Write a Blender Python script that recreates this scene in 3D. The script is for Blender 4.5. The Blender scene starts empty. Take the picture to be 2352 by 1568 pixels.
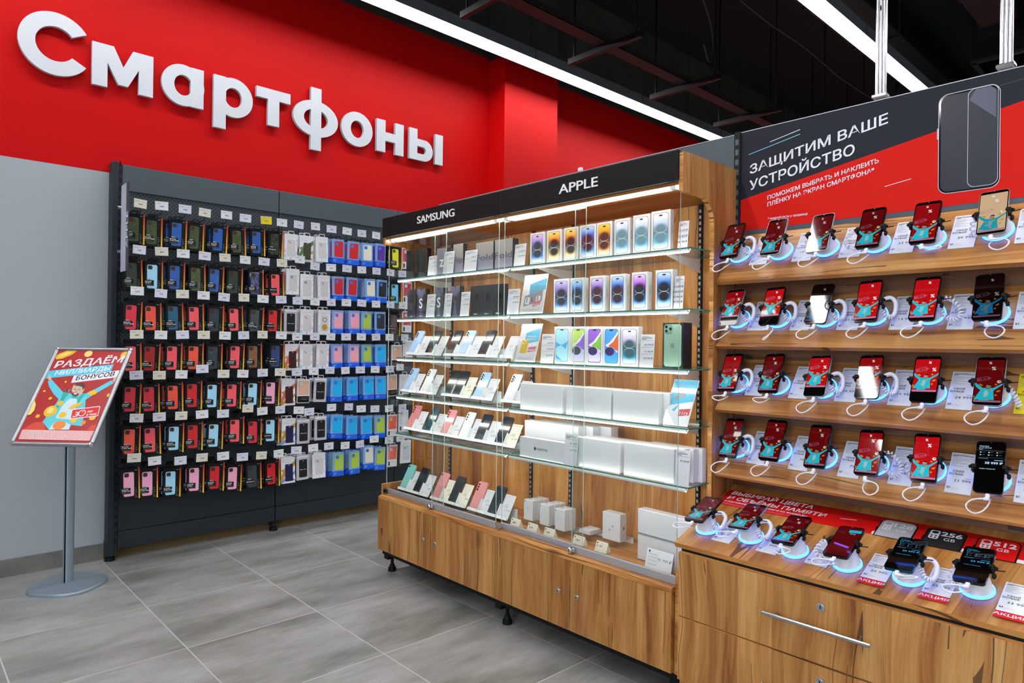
import bpy, math, random
from mathutils import Matrix, Vector, Euler
random.seed(7)
SC = bpy.context.scene
COL = SC.collection
PI = math.pi
# ------------------------------------------------------------------ camera
def cam_axes(yaw, pitch, roll):
    cy, sy, cp, sp, cr, sr = math.cos(yaw), math.sin(yaw), math.cos(pitch), math.sin(pitch), math.cos(roll), math.sin(roll)
    f = Vector((sy*cp, cy*cp, sp)); r = Vector((cy, -sy, 0)); u = r.cross(f)
    return cr*r + sr*u, -sr*r + cr*u, f
_r, _u, _f = cam_axes(math.radians(43.0217), math.radians(0.1615), math.radians(0.6728))
cd = bpy.data.cameras.new('camera'); cam = bpy.data.objects.new('camera', cd); COL.objects.link(cam)
cam.matrix_basis = Matrix(((_r.x, _u.x, -_f.x, 0), (_r.y, _u.y, -_f.y, 0), (_r.z, _u.z, -_f.z, 1.32), (0, 0, 0, 1)))
cd.sensor_width = 36.0; cd.lens = 36.0*1551.65/2352; cd.clip_start = 0.02
SC.camera = cam
# ------------------------------------------------------------------ world, exposure, daylight
SC.view_settings.view_transform = 'Standard'; SC.view_settings.look = 'None'
SC.view_settings.gamma = 1.0; SC.view_settings.use_curve_mapping = False
SC.view_settings.exposure = 0.0
W = bpy.data.worlds.new('world'); SC.world = W; W.use_nodes = True
W.node_tree.nodes['Background'].inputs[0].default_value = (0.6, 0.75, 1, 1)
W.node_tree.nodes['Background'].inputs[1].default_value = 0.05
LAMP_STRENGTH = 34.0
LED_STRENGTH = 15.0
RING_STRENGTH = 11.0
dl = bpy.data.lights.new('daylight', 'AREA'); dl.shape = 'RECTANGLE'; dl.size = 3.4; dl.size_y = 2.3
dl.energy = 170; dl.color = (0.74, 0.87, 1.0)
dlo = bpy.data.objects.new('daylight', dl); COL.objects.link(dlo)
dlo.location = (-3.85, -.6, 1.5); dlo.rotation_euler = (0, -PI/2+.3, 0)      # light of the shop window in the left wall

# ------------------------------------------------------------------ materials
def lin(c):
    if isinstance(c, str): c = tuple(int(c[i:i+2], 16) for i in (0, 2, 4))
    return tuple((v/255/12.92 if v/255 <= .04045 else ((v/255+.055)/1.055)**2.4) for v in c)
MATS = {}
def mat(name, col=None, rough=.5, metal=0., emit=None, es=1., spec=.5, coat=0., bump=0., bscale=40., alpha=1.):
    if name in MATS: return MATS[name]
    m = bpy.data.materials.new(name); m.use_nodes = True; MATS[name] = m
    b = m.node_tree.nodes['Principled BSDF']
    b.inputs['Base Color'].default_value = (*lin(col), 1)
    b.inputs['Roughness'].default_value = rough; b.inputs['Metallic'].default_value = metal
    b.inputs['Specular IOR Level'].default_value = spec; b.inputs['Coat Weight'].default_value = coat
    b.inputs['Coat Roughness'].default_value = .05
    if emit is not None:
        b.inputs['Emission Color'].default_value = (*lin(emit), 1); b.inputs['Emission Strength'].default_value = es
    if bump:
        n, l = m.node_tree.nodes, m.node_tree.links
        tc = n.new('ShaderNodeTexCoord'); nz = n.new('ShaderNodeTexNoise'); nz.inputs['Scale'].default_value = bscale; nz.inputs['Detail'].default_value = 3
        bp = n.new('ShaderNodeBump'); bp.inputs['Strength'].default_value = bump; bp.inputs['Distance'].default_value = .004
        oi = n.new('ShaderNodeObjectInfo'); ad = n.new('ShaderNodeVectorMath'); ad.operation = 'ADD'
        sc = n.new('ShaderNodeMath'); sc.operation = 'MULTIPLY'; sc.inputs[1].default_value = 5
        l.new(oi.outputs['Random'], sc.inputs[0]); l.new(tc.outputs['Object'], ad.inputs[0]); l.new(sc.outputs[0], ad.inputs[1])
        l.new(ad.outputs[0], nz.inputs['Vector']); l.new(nz.outputs[0], bp.inputs['Height'])
        l.new(bp.outputs[0], b.inputs['Normal'])
        if coat: l.new(bp.outputs[0], b.inputs['Coat Normal'])
    return m
class NT:
    def __init__(s, m): s.m = m; s.n = m.node_tree.nodes; s.l = m.node_tree.links; s.b = s.n['Principled BSDF']
    def math(s, op, a, b=None, c=None):
        x = s.n.new('ShaderNodeMath'); x.operation = op
        for i, v in enumerate((a, b, c)):
            if v is None: continue
            if isinstance(v, (int, float)): x.inputs[i].default_value = v
            else: s.l.new(v, x.inputs[i])
        return x.outputs[0]
    def noise(s, vec, scale, detail=2, rough=.5, dist=0):
        x = s.n.new('ShaderNodeTexNoise'); s.l.new(vec, x.inputs['Vector']); x.inputs['Scale'].default_value = scale
        x.inputs['Detail'].default_value = detail; x.inputs['Roughness'].default_value = rough; x.inputs['Distortion'].default_value = dist
        return x.outputs[0]
    def comb(s, x, y, z):
        c = s.n.new('ShaderNodeCombineXYZ')
        for i, v in enumerate((x, y, z)):
            if isinstance(v, (int, float)): c.inputs[i].default_value = v
            else: s.l.new(v, c.inputs[i])
        return c.outputs[0]
    def ramp(s, fac, stops):
        r = s.n.new('ShaderNodeValToRGB'); s.l.new(fac, r.inputs[0]); e = r.color_ramp.elements
        while len(e) < len(stops): e.new(.5)
        for el, (p, c) in zip(e, stops): el.position = p; el.color = (*lin(c), 1) if not isinstance(c, float) else (c, c, c, 1)
        return r.outputs[0]
    def mix(s, fac, a, b, kind='MIX'):
        x = s.n.new('ShaderNodeMix'); x.data_type = 'RGBA'; x.blend_type = kind
        for i, v in ((0, fac), (6, a), (7, b)):
            if isinstance(v, (int, float)): x.inputs[i].default_value = v
            elif isinstance(v, tuple): x.inputs[i].default_value = (*v, 1)
            else: s.l.new(v, x.inputs[i])
        return x.outputs[2]
    def xyz(s, kind='Object'):
        t = s.n.new('ShaderNodeTexCoord'); p = s.n.new('ShaderNodeSeparateXYZ'); s.l.new(t.outputs[kind], p.inputs[0])
        return p.outputs[0], p.outputs[1], p.outputs[2]
def wood(name, grain, tint=(1, 1, 1), shift=0.):
    """oak board: grain runs along one axis ('x','y' or 'z')"""
    m = mat(name, 'b07c48', rough=.42, spec=.4); t = NT(m); x, y, z = t.xyz()
    a, u = {'z': (z, t.math('ADD', x, y)), 'y': (y, t.math('ADD', x, z)), 'x': (x, t.math('ADD', y, t.math('MULTIPLY', z, .3)))}[grain]
    u = t.math('ADD', u, 7.3+shift)
    warp = t.noise(t.comb(t.math('MULTIPLY', u, 3.), t.math('MULTIPLY', a, 1.6), 0.), 1.0, 2)
    uw = t.math('ADD', u, t.math('MULTIPLY', t.math('SUBTRACT', warp, .5), .10))
    plank = t.math('FLOOR', t.math('DIVIDE', u, .115))
    wn = t.n.new('ShaderNodeTexWhiteNoise'); wn.noise_dimensions = '1D'; t.l.new(plank, wn.inputs['W'])
    off = t.math('MULTIPLY', wn.outputs[0], 9.)
    v1 = t.comb(t.math('MULTIPLY', uw, 14.), t.math('ADD', t.math('MULTIPLY', a, 1.1), off), 0.)
    n1 = t.noise(v1, 1.0, 5, .62, .6)
    c = t.ramp(n1, ((.27, '7d4820'), (.42, 'b07439'), (.55, 'c89050'), (.74, 'dcae6c')))
    fib = t.noise(t.comb(t.math('MULTIPLY', uw, 190.), t.math('MULTIPLY', a, 5.), off), 1.0, 2)
    c = t.mix(.5, c, t.ramp(fib, ((.3, .62), (.6, 1.0))), 'MULTIPLY')
    c = t.mix(1.0, c, t.ramp(wn.outputs[0], ((0., 'd8cfc6'), (1., 'ffffff'))), 'MULTIPLY')
    crk = t.noise(t.comb(t.math('MULTIPLY', uw, 17.), t.math('ADD', t.math('MULTIPLY', a, .7), off), 3.7), 1.0, 1)
    line = t.math('LESS_THAN', t.math('ABSOLUTE', t.math('SUBTRACT', crk, .5)), .0088)
    gate = t.math('GREATER_THAN', t.noise(t.comb(t.math('MULTIPLY', u, 5.), t.math('MULTIPLY', a, 2.2), 9.1), 1.0, 1), .53)
    c = t.mix(t.math('MULTIPLY', t.math('MULTIPLY', line, gate), .8), c, lin('3a2110'))
    vo = t.n.new('ShaderNodeTexVoronoi'); t.l.new(t.comb(t.math('MULTIPLY', uw, 5.), t.math('MULTIPLY', a, 2.2), 0.), vo.inputs['Vector']); vo.inputs['Scale'].default_value = 1.0
    c = t.mix(t.ramp(vo.outputs['Distance'], ((.04, .75), (.13, .0))), c, lin('5c3517'))
    c = t.mix(1.0, c, tint, 'MULTIPLY')
    t.l.new(c, t.b.inputs['Base Color'])
    return m
def floor_mat():
    m = mat('floor_tile', '8f8f8d', rough=.38, spec=.45); t = NT(m); x, y, z = t.xyz()
    gx = t.math('DIVIDE', t.math('ADD', x, 30-.97), .6); gy = t.math('DIVIDE', t.math('ADD', y, 30-4.064), .604)
    fx, fy = t.math('FRACT', gx), t.math('FRACT', gy)
    d = t.math('MINIMUM', t.math('MINIMUM', fx, t.math('SUBTRACT', 1., fx)), t.math('MINIMUM', fy, t.math('SUBTRACT', 1., fy)))
    cell = t.comb(t.math('FLOOR', gx), t.math('FLOOR', gy), 0.)
    wn = t.n.new('ShaderNodeTexWhiteNoise'); wn.noise_dimensions = '3D'; t.l.new(cell, wn.inputs['Vector'])
    o = t.math('MULTIPLY', wn.outputs[0], 20.)
    big = t.noise(t.comb(t.math('MULTIPLY', x, 1.6), t.math('MULTIPLY', y, 4.5), o), 1.0, 5, .65)
    streak = t.noise(t.comb(t.math('MULTIPLY', x, 7.), t.math('MULTIPLY', y, 60.), o), 1.0, 3, .6)
    c = t.ramp(big, ((.3, '74746f'), (.5, '949491'), (.7, 'aaaaaa')))
    c = t.mix(.35, c, t.ramp(streak, ((.3, .6), (.6, 1.))), 'MULTIPLY')
    spk = t.noise(t.comb(t.math('MULTIPLY', x, 180.), t.math('MULTIPLY', y, 180.), 0.), 1.0, 2)
    c = t.mix(.2, c, t.ramp(spk, ((.35, .55), (.6, 1.))), 'MULTIPLY')
    c = t.mix(t.math('LESS_THAN', d, .0042), c, lin('b9b9b4'))
    t.l.new(c, t.b.inputs['Base Color'])
    t.l.new(t.math('ADD', .30, t.math('MULTIPLY', big, .2)), t.b.inputs['Roughness'])
    return m
def paint(name, col, rough=.55, var=.06, spec=.15):
    m = mat(name, col, rough=rough, spec=spec); t = NT(m); x, y, z = t.xyz()
    n = t.noise(t.comb(x, y, z), 1.3, 4)
    g = t.noise(t.comb(x, y, z), 160., 2)
    c = t.mix(1., lin(col), t.ramp(n, ((.3, 1-var), (.7, 1.))), 'MULTIPLY')
    t.l.new(c, t.b.inputs['Base Color'])
    bp = t.n.new('ShaderNodeBump'); bp.inputs['Strength'].default_value = .08; bp.inputs['Distance'].default_value = .002
    t.l.new(g, bp.inputs['Height']); t.l.new(bp.outputs[0], t.b.inputs['Normal'])
    return m
def concrete(name, col):
    m = mat(name, col, rough=.9); t = NT(m); x, y, z = t.xyz()
    n = t.noise(t.comb(x, y, z), 2.2, 6, .65)
    c = t.mix(1., lin(col), t.ramp(n, ((.3, .45), (.7, 1.))), 'MULTIPLY'); t.l.new(c, t.b.inputs['Base Color'])
    return m
def glass_mat(name, tint, refl=.05):
    m = bpy.data.materials.new(name); m.use_nodes = True; MATS[name] = m
    n, l = m.node_tree.nodes, m.node_tree.links
    for x in list(n): n.remove(x)
    o = n.new('ShaderNodeOutputMaterial'); tr = n.new('ShaderNodeBsdfTransparent'); tr.inputs[0].default_value = (*tint, 1)
    gl = n.new('ShaderNodeBsdfGlossy'); gl.inputs['Roughness'].default_value = .01
    fr = n.new('ShaderNodeLayerWeight'); fr.inputs[0].default_value = .5
    po = n.new('ShaderNodeMath'); po.operation = 'POWER'; po.inputs[1].default_value = 5; l.new(fr.outputs['Facing'], po.inputs[0])
    mu = n.new('ShaderNodeMath'); mu.operation = 'MULTIPLY_ADD'; mu.inputs[1].default_value = .8; mu.inputs[2].default_value = refl; l.new(po.outputs[0], mu.inputs[0])
    mx = n.new('ShaderNodeMixShader')
    l.new(mu.outputs[0], mx.inputs[0]); l.new(tr.outputs[0], mx.inputs[1]); l.new(gl.outputs[0], mx.inputs[2]); l.new(mx.outputs[0], o.inputs[0])
    return m
def gradient_z(name, stops, z0, z1, rough=.35, coat=.3):
    m = mat(name, 'ffffff', rough=rough, coat=coat); t = NT(m); x, y, z = t.xyz()
    f = t.math('DIVIDE', t.math('SUBTRACT', z, z0), z1-z0)
    t.l.new(t.ramp(f, stops), t.b.inputs['Base Color']); return m
def wallpaper(name, top, mid, dark, mid2, low):
    """printed phone picture: two soft lens shapes on a vertical blend"""
    m = mat(name, 'ffffff', rough=.3, coat=.5); t = NT(m); x, y, z = t.xyz()
    c = t.ramp(t.math('DIVIDE', z, .15), ((.06, low), (.26, mid2), (.5, dark), (.72, mid), (.95, top)))
    def lens(zc):
        dx = t.math('DIVIDE', x, .033); dz = t.math('DIVIDE', t.math('SUBTRACT', z, zc), .026)
        return t.math('SQRT', t.math('ADD', t.math('MULTIPLY', dx, dx), t.math('MULTIPLY', dz, dz)))
    d = t.math('MINIMUM', lens(.088), lens(.052))
    c = t.mix(t.ramp(d, ((.55, 1.), (1.15, 0.))), c, lin(dark))
    t.l.new(c, t.b.inputs['Base Color']); return m
for a in 'xyz': wood('oak_'+a, a)
wood('oak_y_board', 'y', tint=(1.28, 1.32, 1.42), shift=3.)  # same oak for the sloping shelves, lamp light put into the tint
wood('oak_x_counter', 'x', tint=(1.14, 1.12, 1.12), shift=5.)  # counter oak, lightened by tint to look lit from above
wood('oak_dark', 'y', tint=(.46, .40, .38), shift=4.); wood('oak_light', 'y', tint=(1.25, 1.25, 1.22), shift=2.); wood('oak_back', 'z', tint=(1.3, 1.28, 1.24), shift=1.)  # shade put into the recess panel's tint, shelf light into the case back's
floor_mat(); paint('red_paint', 'cc0407'); paint('grey_paint', 'aab0b6', .6, .04); concrete('concrete', '3f3b37'); concrete('skirting_tile', '87857f')  # upper wall concrete darkened to stand in for missing light above the lamps
concrete('soffit', '100f0e')
mat('rack_grey', '4f5a62', rough=.45, metal=.2); mat('rack_dark_shaded', '242c33', rough=.5, metal=.2)  # lower panels' shade is put into the darker grey; the upright is dark itself
mat('black', '0a0a0b', rough=.6, spec=.25); mat('black_gloss', '08080a', rough=.06, spec=.5); mat('black_matte', '101113', rough=.8)
mat('slot', '040404', rough=.9)
mat('white', 'ececec', rough=.5); mat('white_gloss', 'f2f2f2', rough=.25); mat('paper', 'e8e8ee', rough=.6); mat('paper_case', 'd2d2d8', rough=.6); mat('paper_cream', 'e2ddcc', rough=.6)
mat('paper_lilac', 'dcdcee', rough=.6); mat('paper_yellow', 'f0d800', rough=.5)
mat('ink', '16161a', rough=.6); mat('ink_grey', '8b8b92', rough=.6); mat('ink_faint', 'c6c6cc', rough=.6)
mat('chrome', 'd5d5d8', rough=.15, metal=1.); mat('alu', 'b9bcc2', rough=.32, metal=1.); mat('alu_paint', 'a9adb2', rough=.45, metal=.35)
mat('rail_grey', 'a3a4a8', rough=.4, metal=.3)
mat('steel_blue', '93a2ae', rough=.38, metal=.5)
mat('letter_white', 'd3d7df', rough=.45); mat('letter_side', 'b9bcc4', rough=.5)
mat('sign_dark', '24262e', rough=.6, spec=.2); mat('sign_red', 'd81a0c', rough=.6, spec=.15); mat('sign_white', 'e6e8f0', rough=.45); mat('sign_cyan', '7fd6e6', rough=.45)
mat('sign_phone', '2a2b35', rough=.3); mat('sign_glass', '5a5c6c', rough=.3); mat('sign_edge', 'c9ccd6', rough=.3); mat('sign_shade', '8a160c', rough=.45)
mat('lamp_diffuser', 'ffffff', emit='ffffff', es=LAMP_STRENGTH); mat('lamp_body', '6b6e72', rough=.5, metal=.3)
mat('led', 'ffffff', emit='fffaf2', es=LED_STRENGTH); mat('led_profile', 'e8e8ea', rough=.4)
mat('ring', '4fc8ff', emit='64dcff', es=RING_STRENGTH); MATS['ring'].node_tree.nodes['Principled BSDF'].inputs['Emission Color'].default_value = (.02, .125, 1, 1)
mat('cord', 'e4e4ee', rough=.4); mat('stand_white', 'e2e2e8', rough=.35)
glass_mat('glass', (.965, .985, .975)); glass_mat('glass_shelf', (.955, .985, .97)); glass_mat('acrylic', (.96, .965, .965), .05)
mat('glass_edge', '2f7a62', rough=.15, spec=.8); mat('glass_edge_light', 'b9d8cc', rough=.2, spec=.8); mat('acrylic_edge', 'e8ecec', rough=.2)
gradient_z('spine', ((0., 'ffd60a'), (.35, 'e8a008'), (.75, 'd8501a'), (1., 'c03018')), -.09, .09)
# ------------------------------------------------------------------ mesh helpers
_TXT = {}
def text2d(s, bold=0., res=2):
    k = (s, bold, res)
    if k not in _TXT:
        c = bpy.data.curves.new('t', 'FONT'); c.body = s; c.resolution_u = res; c.offset = bold; c.size = 1/.727
        o = bpy.data.objects.new('t', c); me = bpy.data.meshes.new_from_object(o)
        v = [(p.co.x, p.co.y) for p in me.vertices]; f = [tuple(p.vertices) for p in me.polygons]
        bpy.data.objects.remove(o); bpy.data.curves.remove(c); bpy.data.meshes.remove(me)
        x0 = min((p[0] for p in v), default=0); x1 = max((p[0] for p in v), default=0)
        _TXT[k] = ([(p[0]-x0, p[1]) for p in v], f, x1-x0)
    return _TXT[k]
def rrect(w, h, r, n=5, cx=0., cz=0.):
    p = []
    for sx, sz, a0 in ((1, 1, 0), (-1, 1, 90), (-1, -1, 180), (1, -1, 270)):
        for i in range(n+1):
            a = math.radians(a0+90*i/n); p.append((cx+sx*(w/2-r)+r*math.cos(a), cz+sz*(h/2-r)+r*math.sin(a)))
    return p
def ell(cx, cz, rx, rz, n=16, rot=0.):
    c, s = math.cos(rot), math.sin(rot); p = []
    for i in range(n):
        a = 2*PI*i/n; x, z = rx*math.cos(a), rz*math.sin(a); p.append((cx+x*c-z*s, cz+x*s+z*c))
    return p
class MB:
    """collects shapes into one mesh. Flat art lies in the local XZ plane and faces -Y."""
    def __init__(s): s.v = []; s.f = []; s.fm = []; s.mats = []; s.T = None; s.smooth = []
    def mi(s, m):
        if m not in s.mats: s.mats.append(m)
        return s.mats.index(m)
    def add(s, vs, fs, m, smooth=False):
        o = len(s.v); T = s.T
        s.v += [tuple(T @ Vector(p)) for p in vs] if T is not None else [tuple(p) for p in vs]
        k = s.mi(m)
        for f in fs: s.f.append(tuple(o+i for i in f)); s.fm.append(k); s.smooth.append(smooth)
        return s
    def box(s, x0, x1, y0, y1, z0, z1, m, front=None, top=None, edge=None):
        vs = [(x, y, z) for z in (z0, z1) for y in (y0, y1) for x in (x0, x1)]
        F = dict(bot=(0, 2, 3, 1), top=(4, 5, 7, 6), front=(0, 1, 5, 4), back=(2, 6, 7, 3), left=(0, 4, 6, 2), right=(1, 3, 7, 5))
        for k, f in F.items():
            s.add([vs[i] for i in f], [(0, 1, 2, 3)], {'front': front, 'top': top}.get(k) or m)
        return s
    def bbox(s, x0, x1, y0, y1, z0, z1, m, b=.002):
        """box with chamfered edges"""
        sx, sy, sz = (x1-x0)/2, (y1-y0)/2, (z1-z0)/2; cx, cy, cz = (x0+x1)/2, (y0+y1)/2, (z0+z1)/2
        b = min(b, sx*.9, sy*.9, sz*.9); vs = []
        for i in (-1, 1):
            for j in (-1, 1):
                for k in (-1, 1):
                    vs += [(cx+i*sx, cy+j*(sy-b), cz+k*(sz-b)), (cx+i*(sx-b), cy+j*sy, cz+k*(sz-b)), (cx+i*(sx-b), cy+j*(sy-b), cz+k*sz)]
        I = lambda i, j, k, a: ((i > 0)*4+(j > 0)*2+(k > 0))*3+a
        fs = []
        for i in (-1, 1):
            q = [I(i, -1, -1, 0), I(i, 1, -1, 0), I(i, 1, 1, 0), I(i, -1, 1, 0)]; fs.append(q if i > 0 else q[::-1])
            q = [I(-1, i, -1, 1), I(1, i, -1, 1), I(1, i, 1, 1), I(-1, i, 1, 1)]; fs.append(q if i < 0 else q[::-1])
            q = [I(-1, -1, i, 2), I(1, -1, i, 2), I(1, 1, i, 2), I(-1, 1, i, 2)]; fs.append(q if i > 0 else q[::-1])
        for i in (-1, 1):
            for j in (-1, 1):
                q = [I(i, j, -1, 0), I(i, j, 1, 0), I(i, j, 1, 1), I(i, j, -1, 1)]; fs.append(q if i*j < 0 else q[::-1])
                q = [I(i, -1, j, 0), I(i, 1, j, 0), I(i, 1, j, 2), I(i, -1, j, 2)]; fs.append(q if i*j > 0 else q[::-1])
                q = [I(-1, i, j, 1), I(1, i, j, 1), I(1, i, j, 2), I(-1, i, j, 2)]; fs.append(q if i*j < 0 else q[::-1])
                for k in (-1, 1):
                    q = [I(i, j, k, 0), I(i, j, k, 1), I(i, j, k, 2)]; fs.append(q if i*j*k > 0 else q[::-1])
        return s.add(vs, fs, m)
    def face(s, poly, y, m): return s.add([(x, y, z) for x, z in poly], [tuple(range(len(poly)))], m)
    def prism(s, poly, y0, y1, m, side=None, back=None):
        """front at y0 (towards -Y), back at y1; poly counter-clockwise seen from the front"""
        n = len(poly); s.face(poly, y0, m); s.add([(x, y1, z) for x, z in poly], [tuple(range(n))[::-1]], back or side or m)
        vs = [(x, y0, z) for x, z in poly]+[(x, y1, z) for x, z in poly]
        return s.add(vs, [(i, i+n, (i+1) % n+n, (i+1) % n) for i in range(n)], side or m)
    def ring(s, outer, inner, y0, y1, m, side=None):
        n = len(outer); vs = [(x, y, z) for y in (y0, y1) for P in (outer, inner) for x, z in P]
        fs = [(i, (i+1) % n, n+(i+1) % n, n+i) for i in range(n)]; s.add(vs, fs, m)
        fs = [(i, 2*n+i, 2*n+(i+1) % n, (i+1) % n) for i in range(n)]+[(n+i, n+(i+1) % n, 3*n+(i+1) % n, 3*n+i) for i in range(n)]+[(2*n+i, 3*n+i, 3*n+(i+1) % n, 2*n+(i+1) % n) for i in range(n)]
        return s.add(vs, fs, side or m)
    def line(s, x0, z0, x1, z1, w, y, m):
        dx, dz = x1-x0, z1-z0; L = math.hypot(dx, dz) or 1; nx, nz = -dz/L*w/2, dx/L*w/2
        return s.face([(x0-nx, z0-nz), (x1-nx, z1-nz), (x1+nx, z1+nz), (x0+nx, z0+nz)], y, m)
    def outline(s, poly, w, y, m):
        n = len(poly); cx = sum(p[0] for p in poly)/n; cz = sum(p[1] for p in poly)/n
        rx = max(abs(p[0]-cx) for p in poly); rz = max(abs(p[1]-cz) for p in poly)
        inn = [(cx+(x-cx)*(1-w/rx), cz+(z-cz)*(1-w/rz)) for x, z in poly]
        vs = [(x, y, z) for x, z in poly]+[(x, y, z) for x, z in inn]
        return s.add(vs, [(i, (i+1) % n, n+(i+1) % n, n+i) for i in range(n)], m)
    def text(s, t, x, z, h, y, m, al='l', bold=.015, sx=1., rot=0., shear=0., res=2, fit=None):
        v, f, w = text2d(t, bold, res)
        if fit: sx = fit/(w*h)
        o = {'l': 0, 'c': -w/2, 'r': -w}[al]; c, q = math.cos(rot), math.sin(rot); vs = []
        for a, b in v:
            a = (a+o)*h*sx+b*h*shear; b = b*h; vs.append((x+a*c-b*q, y, z+a*q+b*c))
        return s.add(vs, f, m)
    def text3d(s, t, x, z, h, y0, y1, m, side=None, **k):
        s.text(t, x, z, h, y0, m, **k); o = s.v[-len(text2d(t, k.get('bold', .015), k.get('res', 2))[0]):]
        f = text2d(t, k.get('bold', .015), k.get('res', 2))[1]; cnt = {}
        for p in f:
            for i in range(len(p)):
                a, b = p[i], p[(i+1) % len(p)]; cnt[(a, b)] = 1
        edges = [e for e in cnt if (e[1], e[0]) not in cnt]
        T, s.T = s.T, None
        d = (T.to_3x3() @ Vector((0, y1-y0, 0))) if T is not None else Vector((0, y1-y0, 0))
        for a, b in edges:
            A, B = Vector(o[a]), Vector(o[b]); s.add([A, A+d, B+d, B], [(0, 1, 2, 3)], side or m)
        s.T = T; return s
    def cyl(s, p0, p1, r0, r1, n, m, cap=True, smooth=True):
        p0, p1 = Vector(p0), Vector(p1); d = (p1-p0).normalized(); a = d.orthogonal().normalized(); b = d.cross(a)
        vs = [p+(a*math.cos(2*PI*i/n)+b*math.sin(2*PI*i/n))*r for p, r in ((p0, r0), (p1, r1)) for i in range(n)]
        s.add(vs, [(i, (i+1) % n, n+(i+1) % n, n+i) for i in range(n)], m, smooth)
        if cap: s.add(vs, [tuple(range(n))[::-1], tuple(range(n, 2*n))], m)
        return s
    def tube(s, pts, r, n, m):
        pts = [Vector(p) for p in pts]; vs = []; a = None; L = len(pts)
        for i, p in enumerate(pts):
            d = (pts[min(i+1, L-1)]-pts[max(i-1, 0)]).normalized()
            a = d.orthogonal().normalized() if a is None else (a-d*a.dot(d)).normalized()
            b = d.cross(a); vs += [p+(a*math.cos(2*PI*k/n)+b*math.sin(2*PI*k/n))*r for k in range(n)]
        fs = [(i*n+k, i*n+(k+1) % n, (i+1)*n+(k+1) % n, (i+1)*n+k) for i in range(L-1) for k in range(n)]
        s.add(vs, fs, m, True); s.add(vs, [tuple(range(n))[::-1], tuple(range((L-1)*n, L*n))], m); return s
    def lathe(s, prof, n, m, axis='-y'):
        """profile (radius, height); height runs along -Y"""
        vs = [(r*math.cos(2*PI*k/n), -h, r*math.sin(2*PI*k/n)) for r, h in prof for k in range(n)]
        fs = [(i*n+k, i*n+(k+1) % n, (i+1)*n+(k+1) % n, (i+1)*n+k) for i in range(len(prof)-1) for k in range(n)]
        return s.add(vs, fs, m, True)
    def mesh(s, name):
        me = bpy.data.meshes.new(name); me.from_pydata(s.v, [], s.f)
        for k in s.mats: me.materials.append(MATS[k])
        me.polygons.foreach_set('material_index', s.fm); me.polygons.foreach_set('use_smooth', s.smooth)
        me.update(); return me
def spline(pts, n=8):
    P = [Vector(p) for p in pts]; P = [2*P[0]-P[1]]+P+[2*P[-1]-P[-2]]; out = []
    for i in range(1, len(P)-2):
        for k in range(n):
            t = k/n; a, b, c, d = P[i-1:i+3]
            out.append(.5*((2*b)+(c-a)*t+(2*a-5*b+4*c-d)*t*t+(3*b-a-3*c+d)*t**3))
    return out+[P[-2]]
# ------------------------------------------------------------------ objects
MESH = {}
def cached(key, fn):
    if key not in MESH:
        b = MB(); fn(b); MESH[key] = b.mesh(str(key[0]) if isinstance(key, tuple) else key)
    return MESH[key]
def link(name, me, parent=None, M=None, label=None):
    o = bpy.data.objects.new(name, me); COL.objects.link(o)
    if parent is not None: o.parent = parent
    if M is not None: o.matrix_basis = M
    if label: o['label'] = label
    return o
def tag(o, label, cat, group=None):
    o['label'] = label; o['category'] = cat
    if group: o['group'] = group
    return o
def thing(name, label, cat, M=None, group=None):
    o = bpy.data.objects.new(name, None); o.empty_display_size = .02; COL.objects.link(o)
    if M is not None: o.matrix_basis = M
    return tag(o, label, cat, group)
def solo(name, me, label, cat, M=None, group=None): return tag(link(name, me, None, M), label, cat, group)
def part(name, fn, parent, M=None, label=None, key=None):
    if key is not None: return link(name, cached(key, fn), parent, M, label)
    b = MB(); fn(b); return link(name, b.mesh(name), parent, M, label)
def struct(name, fn):
    b = MB(); fn(b); o = link(name, b.mesh(name)); o['kind'] = 'structure'; return o
def T(x, y, z): return Matrix.Translation((x, y, z))
def RZ(a): return Matrix.Rotation(math.radians(a), 4, 'Z')
def RX(a): return Matrix.Rotation(math.radians(a), 4, 'X')
def RY(a): return Matrix.Rotation(math.radians(a), 4, 'Y')
ORD = ['first', 'second', 'third', 'fourth', 'fifth', 'sixth', 'seventh', 'eighth', 'ninth', 'tenth', 'eleventh', 'twelfth', 'thirteenth', 'fourteenth', 'fifteenth', 'sixteenth', 'seventeenth']
ROWW = ['top', 'second', 'third', 'fourth', 'fifth', 'sixth', 'bottom']
def nth(i, n):
    """i counts from the left, 0 first"""
    if i == 0: return 'leftmost'
    if i == n-1: return 'rightmost'
    return ORD[i]+' from left'
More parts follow.
